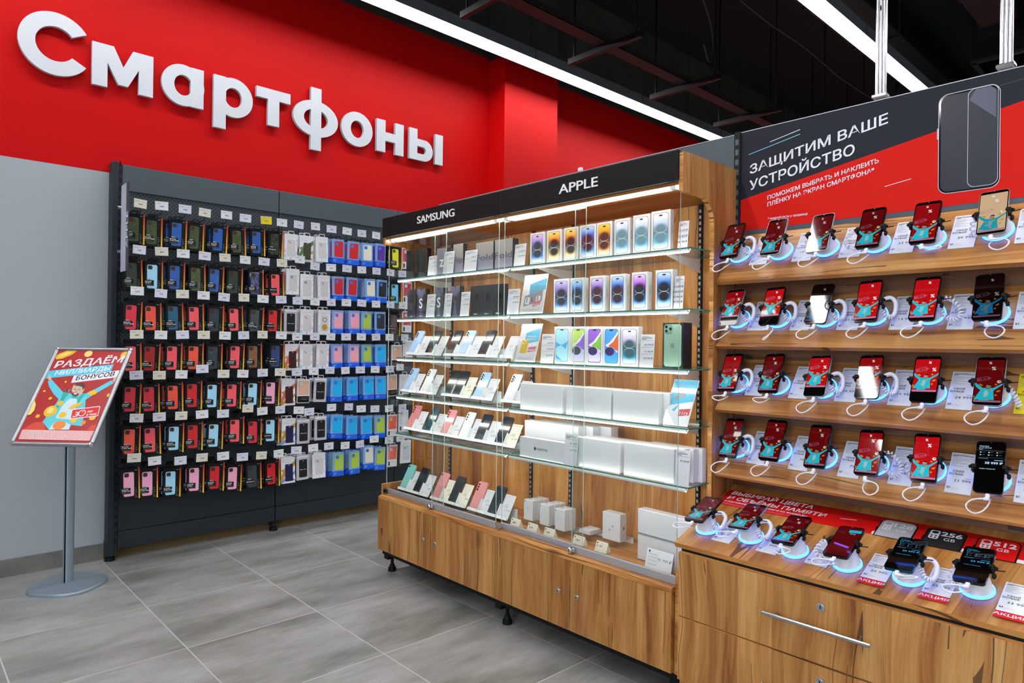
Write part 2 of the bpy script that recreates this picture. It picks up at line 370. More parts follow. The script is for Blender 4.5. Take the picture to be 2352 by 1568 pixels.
# ------------------------------------------------------------------ measured positions (metres)
TAGS = {1: [(1.088, 2.103), (1.202, 2.107), (1.332, 2.106), (1.447, 2.101), (1.578, 2.105), (1.697, 2.101), (1.833, 2.105), (1.94, 2.104), (2.058, 2.105), (2.18, 2.109), (2.301, 2.106), (2.423, 2.106), (2.542, 2.104), (2.662, 2.104)], 2: [(1.086, 1.836), (1.205, 1.838), (1.325, 1.837), (1.45, 1.835), (1.572, 1.836), (1.699, 1.834), (1.822, 1.834), (1.944, 1.835), (2.069, 1.871), (2.18, 1.834), (2.301, 1.836), (2.426, 1.839), (2.545, 1.84), (2.669, 1.841), (2.79, 1.84), (2.899, 1.838)], 3: [(1.078, 1.597), (1.204, 1.59), (1.324, 1.593), (1.446, 1.592), (1.569, 1.588), (1.694, 1.592), (1.818, 1.59), (1.941, 1.592), (2.057, 1.59), (2.183, 1.59), (2.306, 1.592), (2.424, 1.596), (2.548, 1.599), (2.668, 1.597), (2.793, 1.599), (2.907, 1.597)], 4: [(1.078, 1.346), (1.207, 1.345), (1.327, 1.348), (1.45, 1.349), (1.578, 1.347), (1.695, 1.351), (1.818, 1.357), (1.945, 1.355), (2.057, 1.348), (2.185, 1.35), (2.306, 1.352), (2.425, 1.352), (2.548, 1.354), (2.671, 1.354), (2.788, 1.355), (2.924, 1.354)], 5: [(1.079, 1.11), (1.201, 1.107), (1.324, 1.109), (1.444, 1.14), (1.572, 1.107), (1.693, 1.105), (1.822, 1.108), (1.941, 1.11), (2.058, 1.109), (2.18, 1.112), (2.302, 1.116), (2.423, 1.112), (2.543, 1.114), (2.667, 1.115), (2.794, 1.115), (2.885, 1.128)], 6: [(1.083, 0.862), (1.204, 0.861), (1.326, 0.86), (1.446, 0.861), (1.572, 0.857), (1.728, 0.881), (1.823, 0.858), (1.944, 0.86), (2.075, 0.849), (2.15, 0.834), (2.318, 0.854), (2.453, 0.851), (2.554, 0.831), (2.669, 0.824), (2.792, 0.82), (2.911, 0.82)], 7: [(1.073, 0.633), (1.182, 0.604), (1.325, 0.59), (1.449, 0.595), (1.576, 0.591), (1.697, 0.572), (1.821, 0.569), (1.937, 0.57), (2.061, 0.579), (2.183, 0.584), (2.301, 0.584), (2.428, 0.577), (2.548, 0.576), (2.666, 0.601), (2.795, 0.58), (2.896, 0.588)]}
PACKS = {1: [(1.078, 1.965), (1.175, 1.956), (1.313, 1.96), (1.415, 1.954), (1.557, 1.957), (1.676, 1.958), (1.804, 1.966), (1.926, 1.966), (2.034, 1.961), (2.146, 1.96), (2.264, 1.969), (2.389, 1.968), (2.511, 1.971), (2.625, 1.968), (2.742, 1.972), (2.881, 1.964), (2.98, 1.97)], 2: [(1.061, 1.694), (1.181, 1.694), (1.306, 1.698), (1.427, 1.698), (1.539, 1.696), (1.657, 1.695), (1.797, 1.699), (1.936, 1.705), (2.051, 1.724), (2.154, 1.705), (2.283, 1.707), (2.393, 1.708), (2.505, 1.708), (2.657, 1.714), (2.758, 1.717), (2.881, 1.692), (2.989, 1.706)], 3: [(1.059, 1.448), (1.176, 1.447), (1.3, 1.452), (1.42, 1.453), (1.541, 1.452), (1.665, 1.453), (1.799, 1.457), (1.922, 1.453), (2.038, 1.469), (2.158, 1.473), (2.289, 1.477), (2.392, 1.474), (2.526, 1.475), (2.628, 1.474), (2.745, 1.475), (2.871, 1.468), (2.988, 1.478)], 4: [(1.06, 1.215), (1.172, 1.209), (1.296, 1.211), (1.42, 1.216), (1.536, 1.212), (1.674, 1.217), (1.791, 1.214), (1.943, 1.219), (2.049, 1.223), (2.157, 1.22), (2.28, 1.22), (2.392, 1.227), (2.524, 1.227), (2.634, 1.226), (2.754, 1.223), (2.897, 1.251), (2.998, 1.251)], 5: [(1.049, 0.969), (1.172, 0.966), (1.304, 0.973), (1.415, 0.976), (1.534, 0.971), (1.657, 0.971), (1.791, 0.974), (1.913, 0.974), (2.028, 0.978), (2.138, 0.985), (2.263, 0.988), (2.39, 0.99), (2.518, 0.991), (2.652, 0.993), (2.757, 0.992), (2.861, 0.996), (2.97, 0.988)], 6: [(1.058, 0.735), (1.181, 0.726), (1.312, 0.726), (1.422, 0.729), (1.546, 0.727), (1.679, 0.738), (1.796, 0.731), (1.914, 0.728), (2.034, 0.701), (2.14, 0.704), (2.271, 0.708), (2.394, 0.71), (2.517, 0.706), (2.639, 0.704), (2.753, 0.701), (2.865, 0.7), (2.968, 0.709)], 7: [(1.054, 0.474), (1.169, 0.467), (1.297, 0.464), (1.433, 0.464), (1.556, 0.461), (1.668, 0.441), (1.797, 0.44), (1.924, 0.44), (2.034, 0.45), (2.14, 0.464), (2.261, 0.462), (2.411, 0.458), (2.542, 0.45), (2.659, 0.464), (2.757, 0.459), (2.869, 0.476), (2.99, 0.469)]}
BOXES = [('darkbox', 0, 3.271, 3.171, 0.161, None, 2.21), ('darkbox', 0, 3.167, 3.069, 0.161, 0.019, 2.21), ('tag2', 0, 3.064, 2.978, 0.113, None, 2.21), ('zbox', 0, 2.976, 2.89, 0.146, 0.024, 2.21), ('tag2', 0, 2.903, 2.814, 0.121, None, 2.195), ('flipbox', 0, 2.832, 2.749, 0.154, 0.026, 2.21), ('tag2', 0, 2.726, 2.627, 0.111, None, 2.195), ('foldbox', 0, 2.646, 2.511, 0.143, 0.009, 2.21), ('foldbox', 0, 2.499, 2.372, 0.143, 0.037, 2.21), ('tag2', 0, 2.365, 2.289, 0.109, None, 2.21), ('ip0', 0, 2.251, 2.157, 0.149, 0.012, 2.21), ('ip1', 0, 2.143, 2.052, 0.149, 0.012, 2.21), ('ip2', 0, 2.038, 1.955, 0.149, 0.01, 2.21), ('ip3', 0, 1.945, 1.854, 0.149, 0.005, 2.21), ('ip4', 0, 1.849, 1.769, 0.149, 0.014, 2.21), ('ip5', 0, 1.756, 1.677, 0.151, 0.018, 2.21), ('ip6', 0, 1.661, 1.579, 0.155, 0.007, 2.21), ('ip7', 0, 1.573, 1.484, 0.159, 0.029, 2.21), ('tag4', 0, 1.456, 1.412, 0.108, None, 2.215), ('sbox', 1, 3.253, 3.171, 0.163, None, 2.21), ('sbox', 1, 3.163, 3.078, 0.162, 0.026, 2.21), ('tag2', 1, 3.054, 2.977, 0.127, None, 2.195), ('sbox', 1, 2.993, 2.916, 0.16, 0.03, 2.21), ('tag2', 1, 2.895, 2.832, 0.125, None, 2.195), ('abox', 1, 2.852, 2.773, 0.161, 0.032, 2.21), ('tag2', 1, 2.753, 2.682, 0.126, None, 2.195), ('blackbox', 1, 2.685, 2.602, 0.154, 0.004, 2.21), ('blackbox', 1, 2.601, 2.518, 0.154, 0.003, 2.21), ('blackbox', 1, 2.517, 2.43, 0.154, 0.024, 2.21), ('tag2', 1, 2.398, 2.317, 0.123, None, 2.2), ('iq0', 1, 2.097, 2.004, 0.152, 0.009, 2.21), ('iq1', 1, 1.995, 1.919, 0.151, 0.038, 2.21), ('iq2', 1, 1.885, 1.804, 0.152, 0.03, 2.21), ('iq3', 1, 1.775, 1.697, 0.152, 0.035, 2.21), ('iq4', 1, 1.664, 1.588, 0.153, 0.044, 2.21), ('iq5', 1, 1.55, 1.471, 0.154, 0.044, 2.21), ('tag4', 1, 1.46, 1.42, 0.125, None, 2.2), ('tag3', 2, 2.167, 2.087, 0.132, None, 2.2), ('ir0', 2, 2.09, 1.995, 0.165, None, 2.21), ('ir1', 2, 1.993, 1.902, 0.164, None, 2.21), ('ir2', 2, 1.9, 1.811, 0.163, None, 2.21), ('ir3', 2, 1.809, 1.721, 0.162, None, 2.21), ('ir4', 2, 1.716, 1.629, 0.161, 0.028, 2.21), ('tag3', 2, 1.613, 1.547, 0.129, None, 2.195), ('greenbox', 2, 1.514, 1.422, 0.174, 0.069, 2.21), ('whitebox', 3, 2.296, 2.03, 0.12, 0.026, 2.2), ('whitebox', 3, 2.005, 1.758, 0.121, 0.017, 2.2), ('whitebox', 3, 1.745, 1.523, 0.119, 0.026, 2.2), ('watchtall', 4, 2.3, 1.963, 0.161, 0.061, 2.235), ('watchlow', 4, 2.284, 2.003, 0.09, None, 2.19), ('tag2', 4, 1.999, 1.924, 0.136, None, 2.18), ('whitebox', 4, 1.959, 1.707, 0.124, 0.024, 2.2), ('whitebox', 4, 1.686, 1.45, 0.129, 0.035, 2.2), ('tag2', 4, 1.435, 1.373, 0.134, None, 2.18)]
LEAFLETS = [(1, 2.2, 2.321, 2.148, 0.04, 0.194, 1.463), (2, 2.2, 2.347, 2.2, 0.058, 0.196, 1.24), (3, 2.2, 1.485, 1.412, 0.09, 0.195, 1.021)]
PHONES = [(0, 60, 0.073, 0.162, 0.078, 2.353, 1.302, 1.717), (0, 58, 0.072, 0.163, 0.025, 2.351, 1.138, 1.713), (0, 60, 0.07, 0.161, 0.04, 2.349, 0.974, 1.71), (0, 59, 0.073, 0.162, 0.021, 2.349, 0.812, 1.708), (0, 59, 0.071, 0.161, 0.021, 2.347, 0.654, 1.706), (0, 58, 0.075, 0.161, 0.055, 2.353, 0.483, 1.715), (1, 54, 0.07, 0.163, 0.125, 2.351, 1.3, 1.465), (1, 57, 0.072, 0.163, 0.078, 2.35, 1.142, 1.465), (1, 64, 0.074, 0.162, 0.001, 2.349, 0.974, 1.467), (1, 59, 0.075, 0.162, 0.082, 2.353, 0.819, 1.471), (1, 61, 0.07, 0.163, 0.018, 2.353, 0.655, 1.472), (1, 62, 0.074, 0.162, 0.055, 2.351, 0.491, 1.47), (2, 55, 0.07, 0.162, 0.112, 2.348, 1.303, 1.219), (2, 59, 0.071, 0.162, 0.08, 2.349, 1.142, 1.222), (2, 56, 0.07, 0.163, 0.087, 2.348, 0.977, 1.22), (2, 58, 0.072, 0.163, 0.082, 2.351, 0.813, 1.224), (2, 59, 0.071, 0.161, 0.035, 2.35, 0.65, 1.224), (2, 59, 0.075, 0.162, 0.027, 2.351, 0.487, 1.226), (3, 57, 0.07, 0.161, 0.092, 2.347, 1.295, 0.973), (3, 65, 0.073, 0.162, 0.013, 2.35, 1.134, 0.982), (3, 63, 0.072, 0.162, 0.052, 2.349, 0.974, 0.979), (3, 59, 0.07, 0.163, 0.05, 2.35, 0.811, 0.978), (3, 56, 0.071, 0.162, 0.059, 2.353, 0.649, 0.982), (3, 55, 0.066, 0.161, 0.073, 2.35, 0.484, 0.977), (4, 21, 0.069, 0.163, 0.099, 2.153, 1.292, 0.735), (4, 20, 0.072, 0.16, 0.095, 2.16, 1.129, 0.738), (4, 20, 0.074, 0.164, 0.136, 2.142, 0.969, 0.731), (4, 20, 0.068, 0.16, 0.066, 2.138, 0.806, 0.73), (4, 21, 0.068, 0.161, 0.059, 2.142, 0.638, 0.731), (4, 20, 0.072, 0.161, 0.07, 2.159, 0.476, 0.737)]
CARDS = [(0, 1.251, 0.079), (0, 1.089, 0.079), (0, 0.927, 0.079), (0, 0.768, 0.076), (0, 0.604, 0.078), (0, 0.438, 0.074), (1, 1.255, 0.077), (1, 1.093, 0.081), (1, 0.931, 0.077), (1, 0.767, 0.078), (1, 0.605, 0.077), (1, 0.439, 0.077), (2, 1.262, 0.075), (2, 1.096, 0.063), (2, 0.936, 0.07), (2, 0.769, 0.068), (2, 0.606, 0.067), (2, 0.436, 0.065), (3, 1.25, 0.067), (3, 1.091, 0.067), (3, 0.921, 0.058), (3, 0.764, 0.066), (3, 0.605, 0.062), (3, 0.433, 0.063), (4, 1.255, 0.063), (4, 1.091, 0.066), (4, 0.929, 0.06), (4, 0.761, 0.059), (4, 0.601, 0.065), (4, 0.429, 0.075)]
DUMMIES = {2: [(2.2, 3.237, 'blue'), (2.2, 3.074, 'black'), (2.2, 2.887, 'black'), (2.2, 2.78, 'blue'), (2.2, 2.622, 'black')], 3: [(2.241, 3.336, 'blue'), (2.238, 3.162, 'white'), (2.201, 2.944, 'marble'), (2.257, 2.868, 'marble'), (2.245, 2.693, 'blue'), (2.199, 2.459, 'white')], 4: [(2.246, 3.31, 'pink'), (2.23, 3.136, 'teal'), (2.238, 2.979, 'pink'), (2.237, 2.816, 'white'), (2.261, 2.685, 'navy'), (2.273, 2.529, 'navy')], 5: [(2.211, 3.324, 'mint'), (2.232, 3.192, 'navy'), (2.216, 3.007, 'pink'), (2.228, 2.866, 'grey'), (2.202, 2.687, 'pink'), (2.22, 2.545, 'navy')]}
# ================================================================== the room
X0, X1, Y0, Y1, ZC = -4., 12., -6., 4.625, 4.9
struct('floor', lambda b: b.box(X0-.1, X1+.1, Y0-.1, Y1+.1, -.1, 0, 'floor_tile'))
struct('ceiling', lambda b: b.box(X0-.1, X1+.1, Y0-.1, Y1+.1, ZC, ZC+.1, 'soffit'))
def f(b):
    b.box(X0, X1, Y1, Y1+.1, 0, 2.317, 'grey_paint'); b.box(X0, X1, Y1, Y1+.1, 2.317, 3.89, 'red_paint'); b.box(X0, X1, Y1, Y1+.1, 3.89, ZC, 'concrete')
    b.box(3.985, 4.66, 4.4, Y1, 0, 2.317, 'grey_paint'); b.box(3.985, 4.66, 4.4, Y1, 2.317, 3.86, 'red_paint'); b.box(3.985, 4.66, 4.4, Y1, 3.86, ZC, 'concrete')
struct('wall_back', f)
def f(b):
    b.box(X0-.1, X0, Y0, -2.4, 0, ZC, 'grey_paint'); b.box(X0-.1, X0, 1.2, Y1, 0, ZC, 'grey_paint')
    b.box(X0-.1, X0, -2.4, 1.2, 0, .3, 'grey_paint'); b.box(X0-.1, X0, -2.4, 1.2, 2.7, ZC, 'grey_paint')
struct('wall_left', f)
struct('wall_right', lambda b: b.box(X1, X1+.1, Y0, Y1, 0, ZC, 'soffit'))
struct('wall_front', lambda b: b.box(X0, X1, Y0-.1, Y0, 0, ZC, 'grey_paint'))
def f(b):
    for y in (-2.4, -.6, 1.14): b.box(X0-.08, X0-.02, y, y+.06, .3, 2.7, 'alu_paint')
    for z in (.3, 2.64): b.box(X0-.08, X0-.02, -2.4, 1.2, z, z+.06, 'alu_paint')
    b.box(X0-.055, X0-.045, -2.34, 1.14, .36, 2.64, 'glass')
struct('window_1', f)
struct('baseboard_left', lambda b: b.box(X0, .985, Y1-.012, Y1, 0, .095, 'skirting_tile'))
mat('raw_plaster', '6e5a3a', rough=.95, bump=.6, bscale=25)
struct('trim_1', lambda b: b.box(.985, 3.985, Y1-.006, Y1, 0, .11, 'raw_plaster'))

# ================================================================== raised letters on the red wall
def letters():
    y0, y1, zb, xh = 4.588, 4.614, 2.815, 3.067
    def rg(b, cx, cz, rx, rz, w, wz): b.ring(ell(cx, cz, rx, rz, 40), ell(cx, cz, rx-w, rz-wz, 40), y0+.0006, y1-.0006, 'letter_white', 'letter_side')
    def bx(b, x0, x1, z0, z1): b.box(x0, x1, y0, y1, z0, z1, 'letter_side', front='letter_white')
    def studs(b, *p):
        for x, z in p: b.cyl((x, y1-.002, z), (x, Y1+.002, z), .008, .008, 8, 'letter_side')
    def c(b):
        n = 40; o = []; i = []
        for k in range(n+1):
            a = math.radians(33+294*k/n); o.append((.708+.178*math.cos(a), 2.992+.178*math.sin(a)))
            a = math.radians(37+286*k/n); i.append((.708+.098*math.cos(a), 2.992+.098*math.sin(a)))
        for k in range(n):
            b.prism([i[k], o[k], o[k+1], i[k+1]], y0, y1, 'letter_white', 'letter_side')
        studs(b, (.57, 2.99), (.75, 3.13), (.75, 2.85))
    def m(b):
        x = .886; P = [(0, 0), (.08, 0), (.08, .145), (.138, .03), (.19, .03), (.248, .145), (.248, 0), (.328, 0), (.328, .252), (.216, .252), (.164, .14), (.112, .252), (0, .252)]
        b.prism([(x+p, zb+q) for p, q in P], y0, y1, 'letter_white', 'letter_side'); studs(b, (.925, 2.9), (1.175, 2.9))
    def a(b): rg(b, 1.39, 2.941, .128, .131, .074, .066); bx(b, 1.434, 1.514, zb, xh); studs(b, (1.475, 2.9), (1.29, 2.94))
    def p(b): rg(b, 1.706, 2.941, .13, .131, .074, .066); bx(b, 1.577, 1.657, 2.72, xh); studs(b, (1.617, 2.8), (1.8, 2.94))
    def t(b): bx(b, 1.861, 2.104, 2.995, xh); bx(b, 1.942, 2.023, zb, 2.995); studs(b, (1.98, 2.9), (1.98, 3.03))
    def ff(b): rg(b, 2.301, 2.941, .176, .131, .082, .062); bx(b, 2.26, 2.342, 2.712, 3.165); studs(b, (2.3, 2.8), (2.3, 3.1))
    def o(b): rg(b, 2.64, 2.941, .134, .131, .078, .066); studs(b, (2.54, 2.94), (2.74, 2.94))
    def n(b): bx(b, 2.811, 2.89, zb, xh); bx(b, 2.982, 3.061, zb, xh); bx(b, 2.89, 2.982, 2.907, 2.975); studs(b, (2.85, 2.85), (3.02, 3.02))
    def y(b):
        bx(b, 3.117, 3.195, zb, xh); bx(b, 3.376, 3.455, zb, xh)
        O = [(3.18, zb), (3.262, zb)]+[(3.262+.09*math.cos(math.radians(q)), zb+.088+.088*math.sin(math.radians(q))) for q in range(-75, 90, 15)]+[(3.18, zb+.176)]
        I = [(3.18, zb+.056), (3.252, zb+.056)]+[(3.252+.03*math.cos(math.radians(q)), zb+.086+.03*math.sin(math.radians(q))) for q in range(-75, 90, 15)]+[(3.18, zb+.116)]
        b.ring(O, I, y0+.0006, y1-.0006, 'letter_white', 'letter_side'); studs(b, (3.155, 2.9), (3.415, 2.9), (3.31, 2.84))
    W_ = [('С', c, 'large open ring'), ('м', m, 'shaped like an M'), ('а', a, 'ring with a short side stem'), ('р', p, 'ring with a long hanging stem'),
          ('т', t, 'a bar across one stem'), ('ф', ff, 'wide ring crossed by a tall stem'), ('о', o, 'a plain closed ring'), ('н', n, 'two stems joined by a middle bar'), ('ы', y, 'last, with a separate stem')]
    for ch, fn, d in W_:
        b = MB(); fn(b); solo('wall_letter', b.mesh('wall_letter'), f'white raised letter {ch} on the red wall, {d}', 'letter', None, 'raised letters on the red wall')
letters()

# ================================================================== lamps, poles and ducts under the ceiling
def lamp(y, label, visible=True):
    t = thing('linear_lamp', label, 'lamp', T(4, y, 3.7), 'linear lamps under the ceiling')
    def body(b):
        b.box(-7.6, 7.6, -.055, .055, .012, .10, 'lamp_body'); b.box(-7.6, 7.6, .0505, .055, -.02, .012, 'lamp_body')  # wall-side lip added to keep lamp light off the upper wall
        for k in range(-5, 6): b.box(k*1.5-.003, k*1.5+.003, -.0565, .0565, .013, .1015, 'black_matte')
    part('housing', body, t, key='lamp_housing')
    def dif(b):
        for k in range(10): b.box(-7.5+k*1.5+.002, -7.5+(k+1)*1.5-.002, -.05, .05, 0, .012, 'lamp_diffuser')
    part('diffuser', dif, t, key='lamp_diffuser')
    for k in range(-3, 4): part('hanger', lambda b: b.cyl((0, 0, .10), (0, 0, 1.2), .004, .004, 6, 'black_matte'), t, T(k*2.4, 0, 0), key='lamp_hanger')
lamp(4.09, 'white linear ceiling lamp running close along the red wall')
lamp(2.0, 'white linear ceiling lamp passing behind the chrome pole above the sign')
lamp(-.09, 'white linear ceiling lamp above the walkway, out of view'); lamp(-2.18, 'white linear ceiling lamp in the second row behind the camera'); lamp(-4.27, 'white linear ceiling lamp near the front wall')
def pole(b):
    for dx in (-.011, 0, .011): b.cyl((0, dx, 0), (0, dx, 2.71), .0058, .0058, 10, 'chrome')
    b.box(.002, .010, -.016, .016, 0, 2.71, 'chrome')
    for k in range(60): b.box(-.0062, -.005, -.002, .002, .30+k*.04, .318+k*.04, 'slot')
for y, l in ((.839, 'chrome slotted hanging pole above the word on the dark half of the sign'), (.484, 'chrome slotted hanging pole at the right end of the sign')):
    t = thing('ceiling_pole', l, 'pole', T(2.503, y, 2.178), 'chrome poles above the sign')
    part('post', pole, t, key='pole_post')
    part('foot_plate', lambda b: b.bbox(-.018, .018, -.024, .024, 0, .012, 'chrome'), t, key='pole_foot')
    part('ceiling_plate', lambda b: b.box(-.04, .04, -.04, .04, 2.70, 2.722, 'black_matte'), t, key='pole_top')
mat('tray', '241615', rough=.6, metal=.3); mat('duct_dark', '0c0c0d', rough=.5, metal=.4); mat('duct_red', '2c0c0a', rough=.7); mat('duct_grey', '2a2a2c', rough=.6, metal=.3)
def tray(y, z, label):
    t = thing('cable_tray', label, 'cable tray', T(4, y, z), 'cable trays under the ceiling')
    def rail(b):
        b.box(-7, 7, -.06, .06, 0, .004, 'tray'); b.box(-7, 7, -.06, -.056, 0, .05, 'tray'); b.box(-7, 7, .056, .06, 0, .05, 'tray')
        for k in range(230): b.box(-6.9+k*.06, -6.9+k*.06+.035, -.0612, -.06, .018, .03, 'slot')
    part('rail', rail, t, key=('rail', round(y, 1)))
    def br(b):
        b.box(-.02, .02, -.35, .35, -.045, -.002, 'duct_dark'); b.box(-.006, .006, .294, .306, -.002, ZC-z, 'duct_dark'); b.box(-.006, .006, -.306, -.294, -.002, ZC-z, 'duct_dark')
    for k in range(-6, 7): part('strut', br, t, T(k*1.1, 0, 0), key=('strut', round(y, 1)))
tray(3.30, 3.595, 'dark reddish perforated cable tray under the ceiling beside the wall lamp')
tray(.8, 4.15, 'dark cable tray high under the ceiling above the red and dark sign')
def cable(pts, label, r=.008, m='duct_grey'):
    b = MB(); b.tube(spline(pts, 8), r, 6, m); solo('ceiling_cable', b.mesh('ceiling_cable'), label, 'cable', None, 'cables hanging under the ceiling')
cable([(4.2, 3.0, 4.86), (4.6, 3.0, 4.45), (5.0, 3.02, 4.1), (5.1, 3.02, 3.85), (5.0, 3.0, 3.68), (4.92, 3.0, 3.8)], 'grey cable hanging in a loose loop beside the cable tray')
cable([(4.4, 2.9, 4.88), (5.0, 2.85, 4.3), (5.6, 2.85, 4.2), (6.4, 2.8, 4.15), (7.4, 2.8, 4.1), (8.6, 2.8, 4.2), (9.2, 2.8, 4.8)], 'long grey cable sagging along the dark ceiling')
def duct(x0, x1, y0, y1, z0, z1, m, label, name='air_duct', cat='duct'):
    b = MB(); b.bbox(x0, x1, y0, y1, z0, z1, m, .01)
    for k in range(int((x1-x0)/1.2)): b.box(x0+.6+k*1.2, x0+.63+k*1.2, y0-.012, y1+.012, z0-.012, z1, m)
    b.cyl(((x0+x1)/2, (y0+y1)/2, z1-.01), ((x0+x1)/2, (y0+y1)/2, ZC), .01, .01, 6, 'duct_dark'); solo(name, b.mesh(name), label, cat)
duct(3.2, 10.5, 2.3, 2.75, 4.45, 4.75, 'duct_dark', 'long black air duct under the ceiling behind the cable tray')
duct(6.2, 10., .2, .45, 4.5, 4.7, 'duct_red', 'dark red duct under the ceiling far behind the sign')
duct(5.6, 8.2, 1.5, 1.8, 4.6, 4.75, 'duct_red', 'short dark red duct near the second ceiling lamp')
def g(b):
    b.box(-.32, .32, -.32, .32, .02, .2, 'duct_dark')
t = thing('air_vent', 'square grey ceiling vent with slanted slats behind the right end of the sign', 'vent', T(8.6, 1.56, 4.28))
part('box', lambda b: (b.box(-.3, .3, -.3, .3, .03, .25, 'duct_dark'), b.cyl((0, 0, .24), (0, 0, ZC-4.28), .1, .1, 12, 'duct_dark')), t)
def fr(b):
    for s in (-1, 1): b.box(-.34, .34, s*.32-.025, s*.32+.025, 0, .03, 'duct_grey'); b.box(s*.32-.025, s*.32+.025, -.34, .34, 0, .03, 'duct_grey')
part('frame', fr, t)
def sl(b):
    for k in range(-5, 6): b.add([(k*.054-.02, -.3, 0), (k*.054+.02, -.3, .03), (k*.054+.02, .3, .03), (k*.054-.02, .3, 0)], [(0, 1, 2, 3)], 'duct_grey')
part('slats', sl, t)

# ================================================================== poster stand
mat('poster_red', 'b3100e', rough=.35); mat('poster_cyan', '45c8e6', rough=.4); mat('poster_jacket', '56cfe0', rough=.4); mat('poster_jacket_dark', '1fb0a4', rough=.4)
mat('poster_shirt', 'cfe6ee', rough=.4); mat('poster_white', 'ecebf2', rough=.4); mat('skin', 'd9b6a4', rough=.5); mat('hair', '5b3f31', rough=.6); mat('coin', 'eec01c', rough=.4); mat('coin_pale', 'f2dc7c', rough=.4)
mat('coin_orange', 'f08a3c', rough=.4); mat('poster_pink', 'e89a94', rough=.5); mat('badge_red', 'e01414', rough=.4); mat('poster_blob', 'd8452c', rough=.4); mat('shade_skin', 'b98f7c', rough=.5)
PW, PH = .395, .552
def pw(x, y):
    """layout of the printed sheet: drawn on a slanted grid, returned in metres on the sheet"""
    v = (y-152-.015*(x-745+625*(y-152)/1262))/1262; l = 745-625*v; r = 1715-530*v
    return ((x-l)/(r-l)-.5)*PW, (.5-v)*PH
def art(b, y0):
    P = lambda *q: [pw(*a) for a in q][::-1]
    E = lambda cx, cy, rx, ry, rot=0: [(pw(cx, cy)[0]+p, pw(cx, cy)[1]+q) for p, q in ell(0, 0, rx*.00042, ry*.00044, 18, rot)]
    lay = [0]
    def put(poly, m): lay[0] += 1; b.face(poly, y0-.00006*lay[0], m)
    def tx(s, x, y, x2, h, m, bold=.03, sh=.2, y2=None):
        lay[0] += 1; a = pw(x, y); c = pw(x2, y if y2 is None else y2); L = math.hypot(c[0]-a[0], c[1]-a[1])
        b.text(s, a[0], a[1], h, y0-.00006*lay[0], m, bold=bold, fit=L, rot=math.atan2(c[1]-a[1], c[0]-a[0]), shear=sh)
    b.face(P((745, 150), (1715, 165), (1185, 1430), (120, 1410)), y0, 'poster_red')
    put(P((705, 285), (702, 245), (745, 205), (860, 158), (1000, 160), (930, 215), (790, 275)), 'coin'); put(P((745, 250), (760, 225), (860, 180), (930, 175), (860, 220)), 'coin_pale')
    put(E(1158, 203, 52, 46), 'coin_pale'); put(E(1655, 225, 50, 55), 'coin')
    tx('РАЗДАЁМ', 668, 412, 1615, .042, 'poster_white', y2=330)
    put(P((600, 455), (1505, 360), (1462, 460), (548, 566)), 'poster_cyan'); tx('МИЛЛИАРДЫ', 672, 520, 1440, .028, 'poster_white', y2=446)
    put(P((945, 525), (1592, 447), (1550, 548), (905, 628)), 'poster_white'); tx('БОНУСОВ', 962, 592, 1500, .027, 'ink', y2=528)
    put(P((560, 1270), (520, 1160), (400, 1165), (290, 1225), (240, 1262)), 'poster_blob')
    put(P((595, 590), (585, 560), (600, 515), (632, 545), (630, 585)), 'skin'); put(P((1480, 600), (1500, 560), (1535, 545), (1530, 575), (1500, 625)), 'skin')
    for dx in (0, 12, 24): put(P((595+dx, 530), (602+dx, 505), (608+dx, 530)), 'skin'); put(P((1505+dx, 560), (1515+dx, 535), (1520+dx, 558)), 'skin')
    put(P((583, 605), (640, 582), (795, 760), (890, 768), (920, 800), (1000, 800), (1060, 775), (1115, 775), (1270, 700), (1465, 592), (1498, 632), (1110, 860), (1095, 1000), (1062, 1215), (905, 1200), (880, 1262), (600, 1262), (510, 1160), (720, 880), (730, 850), (665, 790), (600, 680)), 'poster_jacket')
    put(P((795, 760), (890, 768), (830, 830), (770, 920), (700, 1010), (690, 960), (760, 850)), 'poster_jacket_dark'); put(P((1060, 775), (1115, 775), (1040, 860), (1000, 960), (985, 860)), 'poster_jacket_dark')
    put(P((880, 850), (985, 850), (990, 940), (900, 1130), (690, 1110), (780, 950)), 'poster_shirt')
    put(P((905, 830), (930, 780), (1010, 790), (985, 850)), 'poster_jacket_dark')
    put(P((940, 660), (985, 640), (1090, 650), (1092, 720), (1050, 790), (985, 815), (925, 790), (915, 730)), 'skin')
    put(P((950, 668), (985, 632), (1040, 622), (1095, 638), (1098, 690), (1066, 735), (1062, 688), (1010, 672)), 'hair')
    put(P((920, 768), (935, 762), (990, 772), (1010, 778), (1012, 800), (965, 822), (918, 800)), 'hair'); put(P((940, 772), (990, 776), (975, 792), (945, 788)), 'poster_white')
    put(P((945, 715), (975, 712), (974, 720), (946, 722)), 'ink'); put(P((1000, 718), (1035, 718), (1034, 726), (1000, 725)), 'ink'); put(P((968, 735), (990, 735), (982, 757), (962, 754)), 'shade_skin')
    put(P((905, 1200), (880, 1262), (600, 1262), (660, 1180), (780, 1140)), 'poster_shirt')
    for cx, cy, rx, ry, m in ((620, 1020, 80, 75, 'coin'), (758, 912, 38, 34, 'coin'), (790, 1068, 46, 38, 'coin'), (745, 1205, 78, 60, 'coin_orange'), (443, 1085, 26, 24, 'coin'), (617, 845, 22, 20, 'coin'), (1205, 770, 56, 32, 'coin'), (1080, 1172, 30, 28, 'coin_orange'), (1205, 1110, 40, 30, 'coin'), (535, 745, 18, 12, 'coin'), (833, 615, 12, 16, 'coin'), (1425, 802, 20, 24, 'coin'), (945, 1140, 45, 34, 'coin'), (620, 1012, 42, 40, 'coin_pale')):
        put(E(cx, cy, rx, ry), m)
    put(E(970, 945, 85, 26, .5), 'coin')
